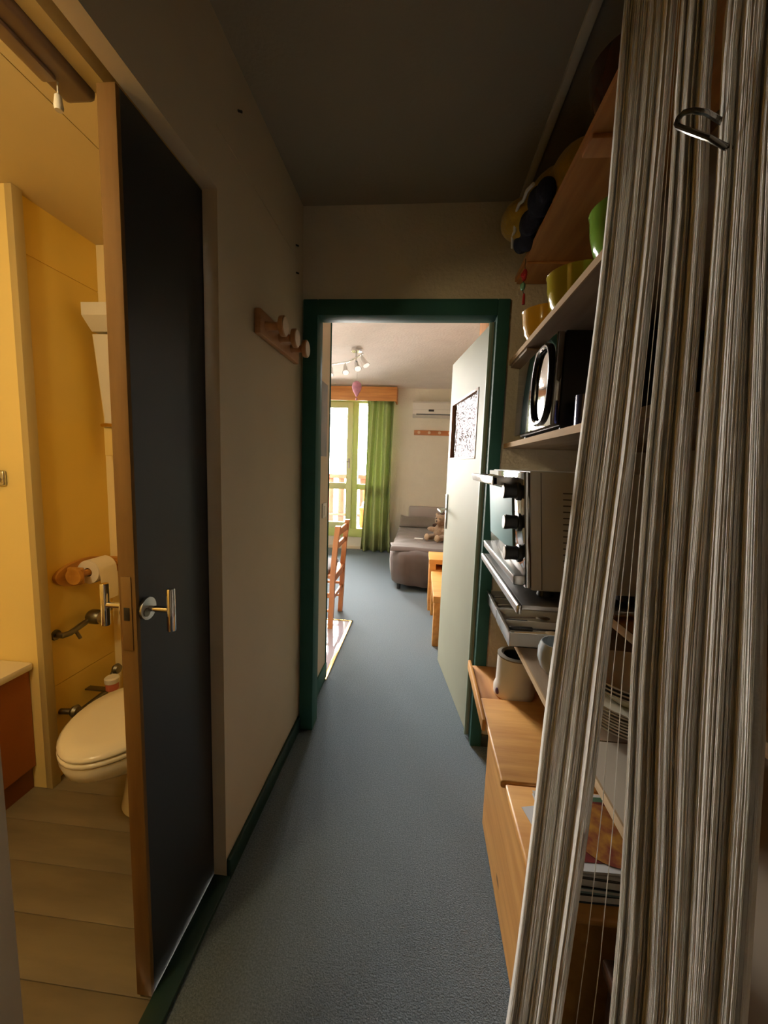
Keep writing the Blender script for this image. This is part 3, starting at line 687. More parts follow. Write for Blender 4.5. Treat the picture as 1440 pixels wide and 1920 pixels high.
for yy in (oy0 + 0.05, oy1 - 0.05):
    for xx in (0.345, 0.55): build('foot', B().lathe([(0.022, 0), (0.018, 0.026)], (xx, yy, 1.0315), 14), M_black, ov)

# --- cutlery trays
def tray(y0, y1, m, label, items):
    t = thing('cutlery_tray', (0.46, (y0 + y1) / 2, 0.743), label, 'cutlery tray', 'cutlery trays on the plate shelf')
    x0, x1, z0, z1, w = 0.333, 0.60, 0.7425, 0.797, 0.003
    b = B().box(x0, x1, y0, y1, z0, z0 + w)
    for a in ((x0 + .004, x1, y0, y0 + w), (x0 + .004, x1, y1 - w, y1), (x1 - w, x1, y0, y1), (x0 + 0.004, x1, (y0 + y1) / 2 - 0.001, (y0 + y1) / 2 + 0.001)):
        b.box(a[0], a[1], a[2], a[3], z0, z1 - 0.004)
    build('tray_body', b, m, t)
    build('front_lip', B().box(x0, x0 + 0.005, y0, y1, z0, z1, 0.0015).box(x0 - 0.006, x0 + 0.004, y0, y1, z1 - 0.003, z1, 0.001), M_steel, t)
    for (kx, ky, L, mm, kind) in items:
        if kind == 'spoon':
            o = B().tube([(kx, ky, 0.776), (kx + L * 0.7, ky + 0.004, 0.780)], 0.0035, 8).ball((kx + L * 0.85, ky + 0.005, 0.780), (L * 0.17, 0.019, 0.005), u=14, v=8)
            tag(build('spoon', o, mm), 'metal spoon lying in the ' + label.split(' with')[0], 'spoon', 'spoons in the ' + label.split(' with')[0])
        else:
            o = B().box(kx, kx + L * 0.45, ky - 0.008, ky + 0.008, 0.770, 0.784, 0.004).box(kx + L * 0.45, kx + L, ky - 0.006, ky + 0.008, 0.776, 0.778, 0.0005)
            tag(build('knife', o, mm), 'kitchen knife lying in the ' + label.split(' with')[0], 'knife', 'knives in the ' + label.split(' with')[0])
tray(1.385, 1.628, M_whitep, 'white cutlery tray nearest the plates with utensils', [(0.36, 1.43, 0.16, wood('pale_utensil_wood', (0.6, 0.45, 0.25), (0.5, 0.35, 0.18), 'x', knots=False), 'spoon'), (0.35, 1.47, 0.19, M_black, 'knife'), (0.355, 1.54, 0.18, M_black, 'knife'), (0.36, 1.58, 0.17, M_steel, 'spoon')])
tray(1.638, 1.868, mat('grey_tray_plastic', (0.30, 0.29, 0.27), 0.4), 'grey cutlery tray beside the doorframe with utensils', [(0.36, 1.68, 0.17, M_steel, 'spoon'), (0.355, 1.72, 0.18, M_steel, 'spoon'), (0.36, 1.79, 0.18, M_steel, 'knife'), (0.36, 1.83, 0.17, M_steel, 'spoon')])

# --- ribbed glass bowl, plates
rb = B(); seg = 48
prof = [(0.030, 0.0), (0.034, 0.004), (0.048, 0.02), (0.058, 0.05), (0.058, 0.075), (0.050, 0.10), (0.047, 0.10), (0.054, 0.075), (0.054, 0.05), (0.044, 0.022), (0.0, 0.008)]
rings = []
for r, h in prof:
    rings.append([rb.bm.verts.new((0.442 + (r + (0.0018 if (k % 2) else 0)) * math.cos(2 * PI * k / seg), 1.215 + (r + (0.0018 if (k % 2) else 0)) * math.sin(2 * PI * k / seg), 0.7425 + h)) for k in range(seg)])
for i in range(len(rings) - 1):
    for k in range(seg): rb._f([rings[i][k], rings[i][(k + 1) % seg], rings[i + 1][(k + 1) % seg], rings[i + 1][k]])
rb._f(rings[0][::-1])
tag(build('sugar_bowl', rb, mat('pale_blue_porcelain', (0.60, 0.66, 0.68), 0.15, coat=0.5)), 'small ribbed pale blue bowl next to the cutlery tray', 'bowl')
M_plate = mat('ivory_porcelain', (0.66, 0.62, 0.50), 0.2, coat=0.4)
def plate(z, r, h, label, name):
    p = [(r * 0.55, 0.0), (r * 0.58, 0.003), (r * 0.72, h * 0.45), (r, h), (r, h + 0.004), (r * 0.72, h * 0.45 + 0.004), (r * 0.55, 0.006), (0, 0.005)]
    o = build(name, B().lathe(p, (0.563 + random.uniform(-.002, .002), 1.005 + random.uniform(-.002, .002), z), 48), M_plate, angle=50)
    return tag(o, label, 'bowl' if name == 'soup_bowl' else 'plate', 'crockery stacked behind the string curtain' if name == 'soup_bowl' else 'plates stacked behind the string curtain')
z = 0.7425
for k in range(8):
    plate(z, 0.128, 0.016, 'ivory dinner plate in the tall stack behind the curtain', 'dinner_plate'); z += 0.0075
for k in range(3):
    plate(z, 0.124, 0.042, 'topmost ivory soup bowl with its inside showing' if k == 2 else 'ivory soup bowl nested under the topmost one', 'soup_bowl'); z += 0.0105

# --- pine chest with lid
ct = thing('pine_chest', (0.62, 1.1, 0.0), 'honey pine chest with lift up lids below the shelves', 'chest')
cz = 0.418
build('body', B().box(0.292, 0.315, 0.79, 1.42, 0.012, cz).box(0.315, 0.95, 1.395, 1.42, 0.012, cz).box(0.315, 0.95, 0.79, 0.815, 0.012, cz).box(0.315, 0.95, 0.815, 1.395, 0.012, 0.03), M_pine, ct)
build('lid', B().box(0.276, 0.96, 1.118, 1.555, cz, cz + 0.024, 0.007, seg=3), M_pinex, ct)
build('lid', B().box(0.286, 0.96, 0.770, 1.114, cz, cz + 0.022, 0.007, seg=3), M_pinex, ct)
build('ledge', B().box(0.272, 0.96, 1.555, 1.86, cz - 0.014, cz + 0.004, 0.003), M_shelf, ct)
build('ledge_lip', B().box(0.262, 0.276, 1.40, 1.86, cz - 0.016, cz + 0.030, 0.004), M_pine, ct)
build('ledge_support', B().box(0.90, 0.96, 1.80, 1.86, 0.0, cz - 0.014), M_shelf, ct)
build('sunlit_sliver', B().prism([(0.788, 0.16), (0.788, 0.02), (0.74, 0.02), (0.752, 0.10)], 'x', 0.335, 0.352), M_pinex, ct)  # wedge added in place of a sunlit sliver on the chest end

# white pot with dark inside
wp = thing('plastic_canister', (0.425, 1.62, 0.424), 'white plastic pot with dark inside on the pine chest ledge', 'canister')
build('body', B().lathe([(0.080, 0.0), (0.083, 0.004), (0.084, 0.03), (0.076, 0.05), (0.074, 0.17), (0.070, 0.17), (0.070, 0.02), (0, 0.015)], (0.428, 1.64, 0.423), 40), M_whitep, wp)
build('rim_ring', B().lathe([(0.075, 0.168), (0.076, 0.174), (0.060, 0.178), (0.050, 0.172), (0.050, 0.168)], (0.428, 1.64, 0.423), 40, cap0=False, cap1=False), mat('grey_brown_rim', (0.22, 0.20, 0.16), 0.4), wp)
build('inner_pot', B().lathe([(0.052, 0.170), (0.050, 0.10), (0.0, 0.098)], (0.428, 1.64, 0.423), 32, cap0=False), M_black, wp)
build('badge', B().ball((0.352, 1.605, 0.447), (0.004, 0.012, 0.014), ROTZ(0.4), 12, 8), mat('plum_badge', (0.10, 0.05, 0.12), 0.4), wp)

# magazines stack
def book(x0, x1, y0, y1, z0, t, cover, label, rot=0.0, art=False, pages=(0.72, 0.72, 0.70)):
    cxm, cym = (x0 + x1) / 2, (y0 + y1) / 2
    RM = Matrix.Translation((cxm, cym, 0)) @ ROTZ(rot) @ Matrix.Translation((-cxm, -cym, 0))
    o = thing('cookbook', (cxm, cym, z0), label, 'book', 'magazines and books on the pine chest')
    build('pages', B().box(x0 + 0.002, x1 - 0.003, y0 + 0.003, y1 - 0.003, z0 + 0.0015, z0 + t - 0.0015, 0, RM), mat('book_pages', pages, 0.8, var=0.15, vscale=400, stretch=(0.02, 0.02, 1)), o)
    build('cover', B().box(x0, x1, y0, y1, z0, z0 + 0.0015, 0, RM).box(x0, x1, y0, y1, z0 + t - 0.0015, z0 + t, 0, RM).box(x1 - 0.0015, x1, y0, y1, z0, z0 + t, 0, RM), cover, o)
    return o, RM
z0 = cz + 0.0225
stack = [('dark_blue_cover', (0.03, 0.05, 0.07), 0.020, 'dark book lowest in the stack on the pine chest'),
         ('pale_blue_cover', (0.25, 0.36, 0.40), 0.012, 'thin book with pale blue cover, second lowest in the stack'),
         ('black_cover', (0.02, 0.02, 0.025), 0.022, 'thick black book in the middle of the stack'),
         ('grey_cover', (0.16, 0.16, 0.16), 0.014, 'grey book directly under the food magazine')]
for nm, col, t, lab in stack:
    r_ = random.uniform(-0.04, 0.04)
    book(0.345, 0.60, 0.800, 0.985, z0, t, mat(nm, col, 0.4), lab, r_); z0 += t + 0.0003
mg, RM = book(0.335, 0.60, 0.80, 1.01, z0, 0.010, mat('white_cover', (0.62, 0.62, 0.60), 0.35), 'food magazine with a pizza photo on top of the stack', 0.05)
zt = z0 + 0.010
M_art = mat('baked_food_print', (0.45, 0.22, 0.03), 0.4, col2=(0.18, 0.035, 0.02), vscale=28)
build('cover_print', B().box(0.345, 0.59, 0.82, 0.985, zt, zt + 0.0006, 0, RM), mat('dark_red_print', (0.20, 0.03, 0.025), 0.35, col2=(0.08, 0.02, 0.02), vscale=20), mg)
pz = B(); pz.lathe([(0.0, 0.0), (0.085, 0.0), (0.085, 0.0005), (0.0, 0.0005)], (0.47, 0.895, zt + 0.0007), 40)
build('pizza_picture', pz, M_art, mg)
build('green_band', B().box(0.345, 0.59, 0.985, 1.0, zt, zt + 0.0006, 0, RM), mat('green_print', (0.08, 0.16, 0.09), 0.4), mg)
leafs = B().box(0.300, 0.40, 0.860, 0.955, zt + 0.0008, zt + 0.0022, 0, Matrix.Translation((0.34, .9, 0)) @ ROTZ(0.25) @ Matrix.Translation((-0.34, -.9, 0)))
tag(build('paper_leaflet', leafs, mat('white_paper', (0.80, 0.80, 0.80), 0.7)), 'white paper leaflet sticking out over the chest front', 'paper')

# box on niche floor behind the curtain
cbx = thing('storage_box', (0.66, 0.50, 0.0), 'dark brown box on the floor behind the string curtain', 'box')
M_dk = wood('dark_brown_board', (0.10, 0.04, 0.015), (0.06, 0.025, 0.01), 'y', knots=False)
build('box_body', B().box(0.40, 0.92, 0.22, 0.70, 0.0, 0.40, 0.006), M_dk, cbx)
build('box_lid', B().box(0.39, 0.93, 0.21, 0.71, 0.40, 0.43, 0.006), M_dk, cbx)

# ================================================================== STRING CURTAIN
ZS = [2.2, 1.931, 1.6625, 1.394, 1.125, 0.856, 0.5875, 0.319, 0.05]
ED = {'a': ([.907, .882, .866, .865, .855, .861, .845, .833, .834], [.716, .689, .66, .637, .63, .609, .602, .597, .593]),
      'b': ([.702, .678, .635, .607, .569, .515, .475, .450, .43], [.612, .603, .549, .511, .468, .407, .365, .335, .31]),
      'c': ([.583, .583, .539, .505, .470, .417, .372, .340, .31], [.493, .493, .458, .404, .349, .311, .280, .255, .235]),
      'd': ([.486, .486, .452, .397, .338, .287, .255, .230, .21], [.426, .426, .405, .349, .288, .248, .215, .190, .17])}
XZ = [(0.0, 0.250), (0.72, 0.290), (1.353, 0.315), (1.846, 0.335), (2.3, 0.345), (2.48, 0.352)]
def lerp_tab(t, x):
    if x <= t[0][0]: return t[0][1]
    for (a, b), (c, d) in zip(t, t[1:]):
        if x <= c: return b + (d - b) * (x - a) / (c - a)
    return t[-1][1]
def edge_y(tab, z):
    t = sorted(zip(ZS, tab))
    if z > 2.2: return tab[0] + (tab[0] - tab[1]) * (z - 2.2) / 0.2685 * 0.5
    return lerp_tab(t, z)
def strands(key, folds, seed, depth, nthread):
    """threads packed side by side around soft rolled folds, plus free threads on top"""
    rnd = random.Random(seed); b = B()
    L, R_ = ED[key]
    cuts = [0.0]
    for k in range(folds): cuts.append(cuts[-1] + rnd.uniform(0.5, 1.6))
    cuts = [c / cuts[-1] for c in cuts]
    dep = [rnd.uniform(0.55, 1.0) * depth for k in range(folds)]
    def prof(u):
        for k in range(folds):
            if u <= cuts[k + 1] or k == folds - 1:
                q = min(max((u - cuts[k]) / (cuts[k + 1] - cuts[k]), 0), 1)
                return dep[k] * max(math.sin(PI * q), 0.0) ** 0.7
    NZ = 22
    def point(u, z, lift, ph=0.0, sway=0.0):
        t = (2.474 - z) / 2.474
        yl, yr = edge_y(L, z), edge_y(R_, z)
        uu = min(max(u + 0.012 * math.sin(3.1 * t + 5 * u + seed) * (4 * u * (1 - u)) + sway * math.sin(4 * t + ph), 0), 1)
        x0 = lerp_tab(XZ, z); xx = x0 + depth * 0.5 - prof(u) * (0.75 + 0.25 * t) - lift - 0.030 * min(max((0.80 - z) / 0.30, 0), 1)
        return Vector((xx, (yr + (yl - yr) * uu) * xx / x0, z))
    n = nthread * 2
    heights = [rnd.uniform(0.3, 1.0) for k in range(nthread + 1)]
    cols = [rnd.choices((0, 1, 2), ((6, 2, 3), (6, 3, 2), (5, 4, 2), (6, 3, 2))['abcd'.index(key)])[0] for k in range(nthread + 1)]
    grid = []
    for i in range(n + 1):
        u = i / n; q = (u * nthread) % 1.0; ti = int(u * nthread)
        lift = 0.0004 * heights[min(ti, nthread)] * math.sin(PI * q)
        grid.append([b.bm.verts.new(point(u, 2.474 - 2.46 * k / NZ, lift)) for k in range(NZ + 1)])
    for i in range(n):
        b.mi = cols[min(i // 2, nthread)]
        for k in range(NZ): b._f([grid[i][k], grid[i + 1][k], grid[i + 1][k + 1], grid[i][k + 1]])
    for w in range(45):
        u = rnd.random(); ph = rnd.uniform(0, 6.28); b.mi = rnd.choices((0, 1, 2), (4, 2, 4))[0]
        sw = rnd.uniform(0.002, 0.014)
        b.tube([point(u, 2.474 - 2.465 * k / 16, 0.0015 + 0.001 * math.sin(k + ph), ph, sw) for k in range(17)], rnd.uniform(0.0006, 0.0011), 5, cap=False)
    b.mi = 0
    return b
SM = [M_string1, M_string2, M_string3]
LAB = {'a': 'leftmost bundle of the cream string curtain, swept across the pine chest', 'b': 'cream string bundle gathered behind the metal hook',
       'c': 'string bundle hanging right of the metal hook', 'd': 'string bundle at the far right edge of the curtain'}
for key, folds, seed, dp_, n in (('a', 4, 11, 0.017, 230), ('b', 3, 2, 0.022, 170), ('c', 3, 3, 0.024, 190), ('d', 3, 4, 0.018, 130)):
    cu = thing('string_curtain', (lerp_tab(XZ, 2.47), sum(ED[key][0]) / 9, 2.0), LAB[key], 'string curtain', 'string curtain bundles')
    st = build('strands', strands(key, folds, seed, dp_, n), SM, cu, angle=180); st['kind'] = 'stuff'
    if key == 'b':
        for q in range(2):
            rr = random.Random(q); pts = []
            for k in range(13):
                z = 2.47 - 2.42 * k / 12; t = k / 12
                yy = edge_y(ED['a'][1], z) * (1 - .4 - .2 * q) + edge_y(ED['b'][0], z) * (.4 + .2 * q)
                pts.append((lerp_tab(XZ, z) + 0.004 * q, yy + 0.01 * math.sin(3 * t + q), z))
            build('loose_strand', B().tube(pts, 0.0006, 5), M_string3, cu)
# tie back hook
hk = thing('curtain_hook', (0.372, 0.50, 1.80), 'bent metal hook around the string curtain', 'hook')
build('hook_rod', B().tube([(0.345, 0.548, 1.743), (0.325, 0.531, 1.735), (0.308, 0.532, 1.745), (0.298, 0.553, 1.768), (0.293, 0.571, 1.787), (0.292, 0.574, 1.793), (0.293, 0.573, 1.798), (0.296, 0.568, 1.8), (0.302, 0.56, 1.796), (0.315, 0.556, 1.79), (0.335, 0.561, 1.784), (0.355, 0.572, 1.784)], 0.0032, 10), mat('dark_steel', (0.25, 0.24, 0.22), 0.22, 1.0), hk)

# ================================================================== LIVING ROOM OBJECTS
# curtain & valance
gc = thing('green_curtain', (-0.63, 6.12, 0.01), 'lime green pleated curtain beside the balcony window', 'curtain')
M_cur = cloth_translucent('lime_curtain_cloth', (0.37, 0.42, 0.20), 0.28)
def cur(u, v):
    z = 2.33 - 2.315 * v
    flare = 1 + 0.22 * v * v
    xx = -0.655 + (u - 0.5) * 0.40 * flare - 0.02 * v
    return Vector((xx + 0.012 * math.sin(9 * u + 3 * v), 6.13 + (0.055 + 0.02 * v) * math.sin(2 * PI * 3.7 * u + 0.8 * math.sin(2.2 * v)) + 0.01 * math.sin(17 * u), z))
build('cloth', B().sheet(cur, 90, 24, (0, 0.002, 0)), M_cur, gc, angle=180)
va = thing('window_valance', (-1.5, 6.1, 2.29), 'orange pine valance box above the balcony window', 'valance')
build('front_board', B().box(-2.66, -0.415, 6.0, 6.02, 2.292, 2.497, 0.004), M_val, va)
build('end_board', B().box(-0.435, -0.413, 6.02, YW, 2.28, 2.505, 0.004), M_val, va)
build('curtain_rail', B().box(-2.6, -0.44, 6.12, 6.14, 2.34, 2.36, 0.003).box(-2.6, -0.44, 6.14, YW, 2.36, 2.37), M_whitep, va)

# air conditioner, peg rail
ac = thing('air_conditioner', (0.22, 6.2, 2.09), 'white wall mounted air conditioner near the living room ceiling', 'air conditioner')
build('body', B().prism([(YW, 2.09), (YW - 0.10, 2.09), (YW - 0.165, 2.13), (YW - 0.185, 2.18), (YW - 0.185, 2.29), (YW - 0.165, 2.315), (YW, 2.315)], 'x', -0.175, 0.62), mat('ac_white', (0.72, 0.70, 0.64), 0.35), ac)
build('outlet_slot', B().box(-0.12, 0.57, YW - 0.172, YW - 0.150, 2.118, 2.134, 0.003), mat('ac_dark_slot', (0.10, 0.11, 0.11), 0.5), ac)
build('display', B().box(0.06, 0.14, YW - 0.190, YW - 0.180, 2.165, 2.195, 0.002), M_black, ac)
build('seam', B().box(-0.17, 0.615, YW - 0.1865, YW - 0.180, 2.192, 2.195), mat('ac_seam', (0.45, 0.44, 0.4), 0.5), ac)
pr_ = thing('peg_rail', (0.23, YW, 1.83), 'orange wooden peg rail under the air conditioner', 'peg rail')
build('rail_board', B().box(-0.145, 0.60, YW - 0.02, YW, 1.832, 1.905, 0.004), wood('red_orange_rail', (0.52, 0.20, 0.07), (0.42, 0.15, 0.05), 'x'), pr_)
for xx in (-0.07, 0.085, 0.24, 0.39, 0.54):
    build('peg', B().lathe([(0.012, 0.0), (0.012, -0.04), (0.022, -0.045), (0.022, -0.055), (0.0, -0.058)], (xx, YW - 0.019, 1.868), 18, 'y'), M_pegface, pr_)

# spot light bar
sp = thing('ceiling_spotlights', (-0.85, 4.3, 2.5), 'chrome bar of small spotlights on the living room ceiling', 'ceiling light')
build('mount', B().lathe([(0.055, 0.0), (0.055, 0.025), (0.0, 0.025)], (-0.72, 4.20, ZR - 0.026), 24, cap0=True).tube([(-0.72, 4.20, ZR - 0.02), (-0.72, 4.20, 2.43)], 0.009, 10), M_chrome, sp)
build('bar', B().tube([(-0.62, 3.98, 2.425), (-0.70, 4.15, 2.435), (-0.82, 4.30, 2.425), (-1.0, 4.42, 2.43), (-1.20, 4.45, 2.43)], 0.008, 10), M_chrome, sp)
for (xx, yy, dx, dy) in ((-0.63, 3.99, 0.05, -0.02), (-0.715, 4.16, 0.03, -0.05), (-0.86, 4.33, 0.02, -0.05), (-1.03, 4.425, 0.0, -0.03), (-1.18, 4.45, -0.03, -0.03)):
    d = Vector((dx, dy, -0.085)); p0 = Vector((xx, yy, 2.425)); p1 = p0 + Vector((0, 0, -0.03))
    s_ = build('spot_head', B().tube([p0, p1], 0.006, 8).tube([p1, p1 + d * 0.15, p1 + d * 0.5, p1 + d], [0.012, 0.020, 0.024, 0.036], 18), M_chrome, sp)
    gl = light('room_fill_spot', 'SPOT', p1 + d * 1.2, SPOT_FILL_W, (1.0, 0.93, 0.86)); gl.data.shadow_soft_size = 0.03  # fill light added at each spot head to brighten the room
    gl.data.spot_size = math.radians(150); gl.data.spot_blend = 1.0; gl.rotation_euler = d.to_track_quat('-Z', 'Y').to_euler()
    build('lamp_face', B().tube([p1 + d, p1 + d * 1.04], 0.032, 18), mat('spot_glass', (0.9, 0.88, 0.85), 0.2, emit=(1.0, 0.9, 0.8), estr=0.8), s_)

# hanging paper balloon
hb2 = thing('paper_balloon', (-0.755, 4.5, 2.08), 'pink paper hot air balloon ornament hanging from the ceiling', 'ornament')
build('balloon', B().lathe([(0.008, 0.0), (0.018, 0.02), (0.045, 0.07), (0.055, 0.105), (0.045, 0.145), (0.02, 0.165), (0.0, 0.170)], (-0.757, 4.5, 2.10), 20), mat('pink_paper', (0.62, 0.28, 0.40), 0.7, var=0.35, vscale=14), hb2)
build('basket', B().lathe([(0.010, 0.0), (0.013, 0.022), (0.0, 0.022)], (-0.757, 4.5, 2.062), 12).tube([(-0.757, 4.5, 2.08), (-0.757, 4.5, 2.105)], 0.002, 6), mat('mauve_paper', (0.35, 0.15, 0.20), 0.8), hb2)
build('thread', B().tube([(-0.757, 4.5, 2.268), (-0.757, 4.5, ZR)], 0.001, 5), M_whitep, hb2)

# picture and switch on the wall stub
pc = thing('poster', (-0.562, 2.22, 1.40), 'blue grey poster on the short wall stub past the doorway', 'poster')
build('sheet', B().box(-0.562, -0.559, 2.118, 2.325, 1.40, 1.805), mat('blue_grey_print', (0.22, 0.26, 0.32), 0.5, col2=(0.34, 0.32, 0.34), vscale=9), pc)
swp = thing('light_switch', (-0.562, 2.28, 1.045), 'white double light switch on the short wall stub', 'light switch')
build('plate', B().box(-0.562, -0.553, 2.24, 2.325, 1.045, 1.130, 0.003), M_whitep, swp)
build('rocker', B().box(-0.554, -0.549, 2.255, 2.31, 1.06, 1.115, 0.002), mat('ivory_rocker', (0.80, 0.76, 0.66), 0.3), swp)

# chair
chr_ = thing('dining_chair', (-0.86, 3.34, 0), 'reddish pine ladder back chair with grey seat pad', 'chair')
def leg_post(y):
    b = B(); pts = [(-0.700, 0.0), (-0.690, 0.20), (-0.685, 0.44), (-0.672, 0.65), (-0.650, 0.86)]
    b.prism([(p[0] - 0.02, p[1]) for p in pts] + [(p[0] + 0.02, p[1]) for p in pts[::-1]], 'y', y - 0.02, y + 0.02)
    return b
build('leg', leg_post(3.135), M_chair, chr_); build('leg', leg_post(3.545), M_chair, chr_)
for yy in (3.155, 3.525): build('leg', B().box(-1.10, -1.06, yy - 0.02, yy + 0.02, 0, 0.43, 0.004), M_chair, chr_)
M_chy = wood('reddish_pine_slat', (0.54, 0.24, 0.09), (0.42, 0.16, 0.055), 'y')
for zz, h_2, xx in ((0.800, 0.030, -0.655), (0.685, 0.024, -0.668), (0.40, 0.022, -0.687), (0.245, 0.016, -0.690)):
    build('back_slat', B().box(xx - 0.010, xx + 0.010, 3.15, 3.53, zz - h_2, zz + h_2, 0.006), M_chy, chr_)
for yy in (3.135, 3.545):
    for zz in (0.27, 0.15): build('side_rung', B().tube([(-0.69, yy, zz), (-1.07, yy, zz)], 0.012, 12), M_chy, chr_)
build('seat', B().box(-1.11, -0.665, 3.12, 3.56, 0.425, 0.455, 0.006), M_chy, chr_)
build('seat_pad', B().box(-1.10, -0.72, 3.14, 3.54, 0.456, 0.50, 0.018, seg=3), mat('grey_pad_cloth', (0.16, 0.16, 0.17), 0.9, bump=0.3, bscale=150), chr_)

# bed settee
bd = thing('daybed', (0.15, 5.2, 0.0), 'low daybed under a taupe cover hanging to the carpet', 'bed')
M_taupe = mat('taupe_cover', (0.125, 0.098, 0.090), 0.85, var=0.12, vscale=6, bump=0.35, bscale=14, sheen=0.25)
M_taupe2 = mat('taupe_pillow_cloth', (0.165, 0.14, 0.12), 0.85, var=0.1, vscale=8, bump=0.3, bscale=18, sheen=0.2)
bx0, bx1, by0, by1 = -0.318, 0.62, 4.21, 6.20
rc = B()
rndb = random.Random(5)
def outline(t, ins):
    # rounded rectangle walk, t in 0..1
    r = 0.17; x0, x1, y0, y1 = bx0 + ins, bx1 - ins, by0 + ins, by1 - ins
    pts = []
    for (cx_, cy_, a0) in ((x0 + r, y0 + r, PI), (x1 - r, y0 + r, 1.5 * PI), (x1 - r, y1 - r, 0), (x0 + r, y1 - r, 0.5 * PI)):
        for k in range(9): pts.append((cx_ + r * math.cos(a0 + k * PI / 16), cy_ + r * math.sin(a0 + k * PI / 16)))
    L = [0]
    for i in range(len(pts)): L.append(L[-1] + math.dist(pts[i], pts[(i + 1) % len(pts)]))
    d = t * L[-1]
    for i in range(len(pts)):
        if d <= L[i + 1] + 1e-9:
            q = (d - L[i]) / max(L[i + 1] - L[i], 1e-9); a, c = pts[i], pts[(i + 1) % len(pts)]
            return a[0] + (c[0] - a[0]) * q, a[1] + (c[1] - a[1]) * q
    return pts[0]
NN = 120; rings = []
for (ins, z, wob) in ((0.050, 0.055, 0.010), (0.022, 0.10, 0.012), (0.006, 0.20, 0.010), (0.0, 0.32, 0.006), (0.004, 0.400, 0.004), (0.018, 0.432, 0.004), (0.05, 0.452, 0.003), (0.16, 0.462, 0.004), (0.30, 0.464, 0.004)):
    ring = []
    for k in range(NN):
        x_, y_ = outline(k / NN, ins)
        w_ = wob * math.sin(k * 1.7 + z * 9) + wob * 0.6 * math.sin(k * 0.63 + 2)
        ring.append(rc.bm.verts.new((x_ + w_ * 0.5, y_ + w_, z + (0.012 * math.sin(k * 0.4) if z < 0.06 else 0.004 * math.sin(k * 0.9)))))
    rings.append(ring)
for i in range(len(rings) - 1):
    for k in range(NN): rc._f([rings[i][k], rings[i][(k + 1) % NN], rings[i + 1][(k + 1) % NN], rings[i + 1][k]])
rc._f(rings[-1])
build('cover', rc, M_taupe, bd, angle=180)
fold = B().sheet(lambda u, v: Vector((-0.305 + 0.90 * u + 0.012 * math.sin(8 * v), 4.225 + 0.36 * v + 0.030 * math.sin(5 * u) * (1 - v) , 0.470 + 0.022 * math.sin(PI * v) * (0.5 + 0.5 * math.sin(6 * u + 2)) + 0.012 * math.exp(-((v - 0.12) / 0.08) ** 2) - 0.022 * max(0, 0.08 - v) / 0.08)), 50, 16, (0, 0, -0.006))
build('cover_fold', fold, M_taupe, bd, angle=180)
for sx, sy in ((-0.20, 4.33), (0.50, 4.33), (-0.20, 6.05), (0.50, 6.05)):
    build('leg', B().lathe([(0.02, 0), (0.025, 0.08)], (sx, sy, 0), 12), M_black, bd)
plw = B().sheet(lambda u, v: Vector((-0.29 + 0.72 * u, 5.76 + 0.34 * v + 0.02 * math.sin(5 * u), 0.484 + 0.080 * v + 0.075 * (math.sin(PI * u) ** 0.5) * (math.sin(PI * v) ** 0.6) + 0.05 * abs(2 * u - 1) ** 4 * v)), 26, 20, (0, 0.02, -0.014))
tag(build('pillow', plw, M_taupe2, angle=180), 'taupe pillow propped at the wall end of the daybed', 'pillow')
tag(build('back_cushion', B().box(-0.175, 0.70, 6.15, 6.255, 0.470, 0.742, 0.03, seg=3), mat('lilac_grey_cushion', (0.40, 0.36, 0.35), 0.85)), 'lilac grey backrest cushion standing against the window wall', 'cushion')
tag(build('remote_control', B().box(-0.055, 0.052, 4.86, 4.90, 0.468, 0.480, 0.004, Matrix.Translation((0, 4.88, 0)) @ ROTZ(-0.15) @ Matrix.Translation((0, -4.88, 0))), mat('pale_remote_plastic', (0.82, 0.80, 0.76), 0.4)), 'small white remote control lying on the daybed', 'remote control')

def bear(cx_, cy_, cz_, sc, rz, m1, m2, label):
    o = thing('teddy_bear', (cx_, cy_, cz_), label, 'teddy bear')
    T = Matrix.Translation((cx_, cy_, cz_)) @ ROTZ(rz) @ Matrix.Scale(sc, 4)
    def E(b, c, r):
        t = bmesh.new(); bmesh.ops.create_uvsphere(t, u_segments=16, v_segments=10, radius=1)
        for v in t.verts: v.co = Vector((v.co.x * r[0], v.co.y * r[1], v.co.z * r[2])) + Vector(c)
        b.join(t, T)
    b = B()
    E(b, (0, 0, 0.10), (0.085, 0.075, 0.105)); E(b, (0, -0.02, 0.245), (0.072, 0.066, 0.066))
    E(b, (-0.058, -0.005, 0.300), (0.026, 0.016, 0.026)); E(b, (0.058, -0.005, 0.300), (0.026, 0.016, 0.026))
    E(b, (-0.100, -0.04, 0.12), (0.075, 0.033, 0.033)); E(b, (0.100, -0.04, 0.12), (0.075, 0.033, 0.033))
    E(b, (-0.070, -0.10, 0.038), (0.038, 0.10, 0.038)); E(b, (0.070, -0.10, 0.038), (0.038, 0.10, 0.038))
    build('body', b, m1, o, remesh=0.009 * sc)
    for sx in (-0.072, 0.072):
        b = B(); E(b, (sx, -0.195, 0.044), (0.036, 0.018, 0.044)); build('paw_pad', b, m2, o)
    b = B(); E(b, (0, -0.082, 0.228), (0.034, 0.030, 0.028)); build('muzzle', b, m2, o)
    b = B(); E(b, (0, -0.110, 0.240), (0.011, 0.008, 0.008)); build('nose', b, M_black, o)
    for sx in (-0.026, 0.026):
        b = B(); E(b, (sx, -0.080, 0.266), (0.008, 0.006, 0.008)); build('eye', b, M_black, o)
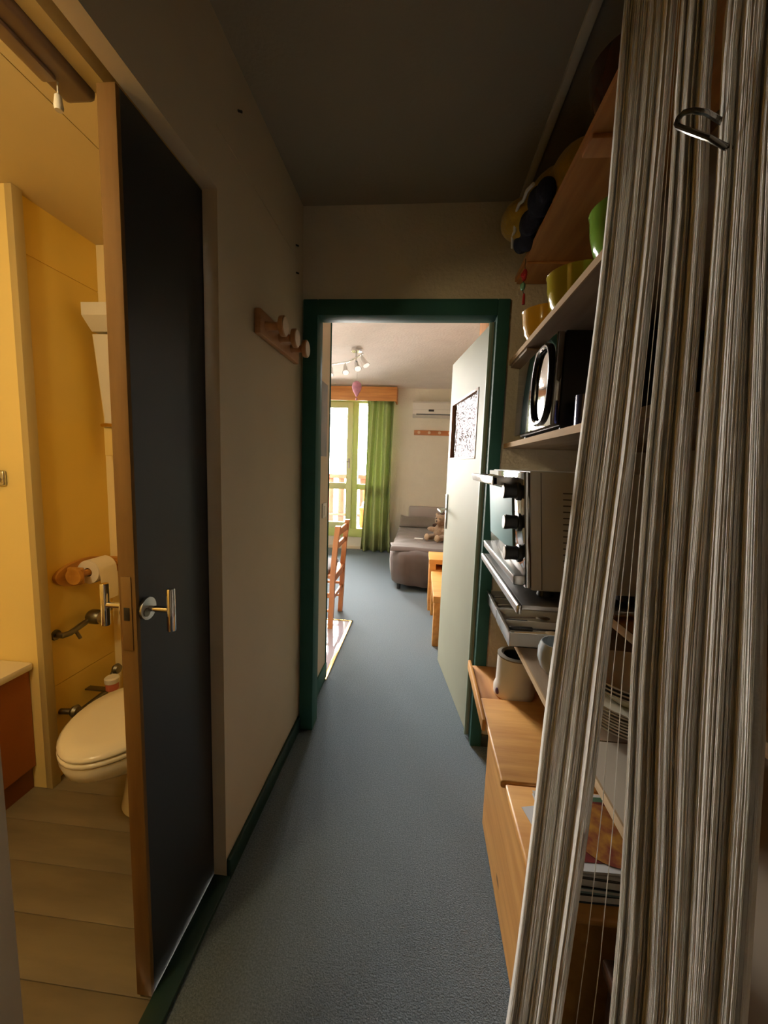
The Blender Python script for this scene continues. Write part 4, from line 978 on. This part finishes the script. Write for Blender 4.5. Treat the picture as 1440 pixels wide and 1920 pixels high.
M_bear = mat('tan_plush', (0.30, 0.19, 0.105), 0.95, var=0.3, vscale=60, bump=0.8, bscale=140, sheen=0.4)
M_bear2 = mat('pale_tan_plush', (0.42, 0.30, 0.19), 0.95, var=0.2, vscale=60, bump=0.7, bscale=140)
M_bear3 = mat('dark_plush', (0.09, 0.045, 0.028), 0.95, var=0.3, vscale=60, bump=0.8, bscale=140)
bear(0.265, 4.88, 0.476, 1.0, -0.6, M_bear, M_bear2, 'tan teddy bear sitting on the daybed beside the open door')
bear(0.34, 5.28, 0.476, 0.95, -0.3, M_bear3, M_bear, 'darker brown teddy bear sitting behind the tan one')

# low pine furniture partly behind the door
st_ = thing('side_cabinet', (0.36, 3.85, 0), 'pine side unit with a dark slot at the foot of the daybed', 'cabinet')
build('body', B().box(0.112, 0.62, 3.70, 4.03, 0.0, 0.40, 0.004).box(0.112, 0.172, 3.70, 4.03, 0.40, 0.455).box(0.56, 0.62, 3.70, 4.03, 0.40, 0.455), M_pinex, st_)
build('top', B().box(0.106, 0.626, 3.69, 4.04, 0.455, 0.50, 0.004), M_pinex, st_)
build('slot_back', B().box(0.172, 0.56, 3.99, 4.0, 0.40, 0.455), M_black, st_)
cf = thing('coffee_table', (0.36, 3.3, 0), 'low chunky pine table nearest the open door', 'table')
build('top', B().box(0.128, 0.66, 2.93, 3.66, 0.345, 0.397, 0.005), M_pinex, cf)
for xx in (0.136, 0.58):
    for yy in (2.94, 3.58): build('leg', B().box(xx, xx + 0.07, yy, yy + 0.07, 0, 0.345, 0.004), M_pine, cf)
wd = thing('wardrobe', (0.75, 2.6, 0), 'tall pine wardrobe behind the open door reaching the ceiling', 'wardrobe')
build('body', B().box(0.36, 1.10, 2.42, 2.86, 0.0, 2.515, 0.004), wood('pine_wardrobe', (0.56, 0.27, 0.09), (0.44, 0.18, 0.05), 'z'), wd)
build('door', B().box(0.342, 0.36, 2.44, 2.84, 0.05, 2.46, 0.004), wood('pine_wardrobe', (0, 0, 0), (0, 0, 0)), wd)
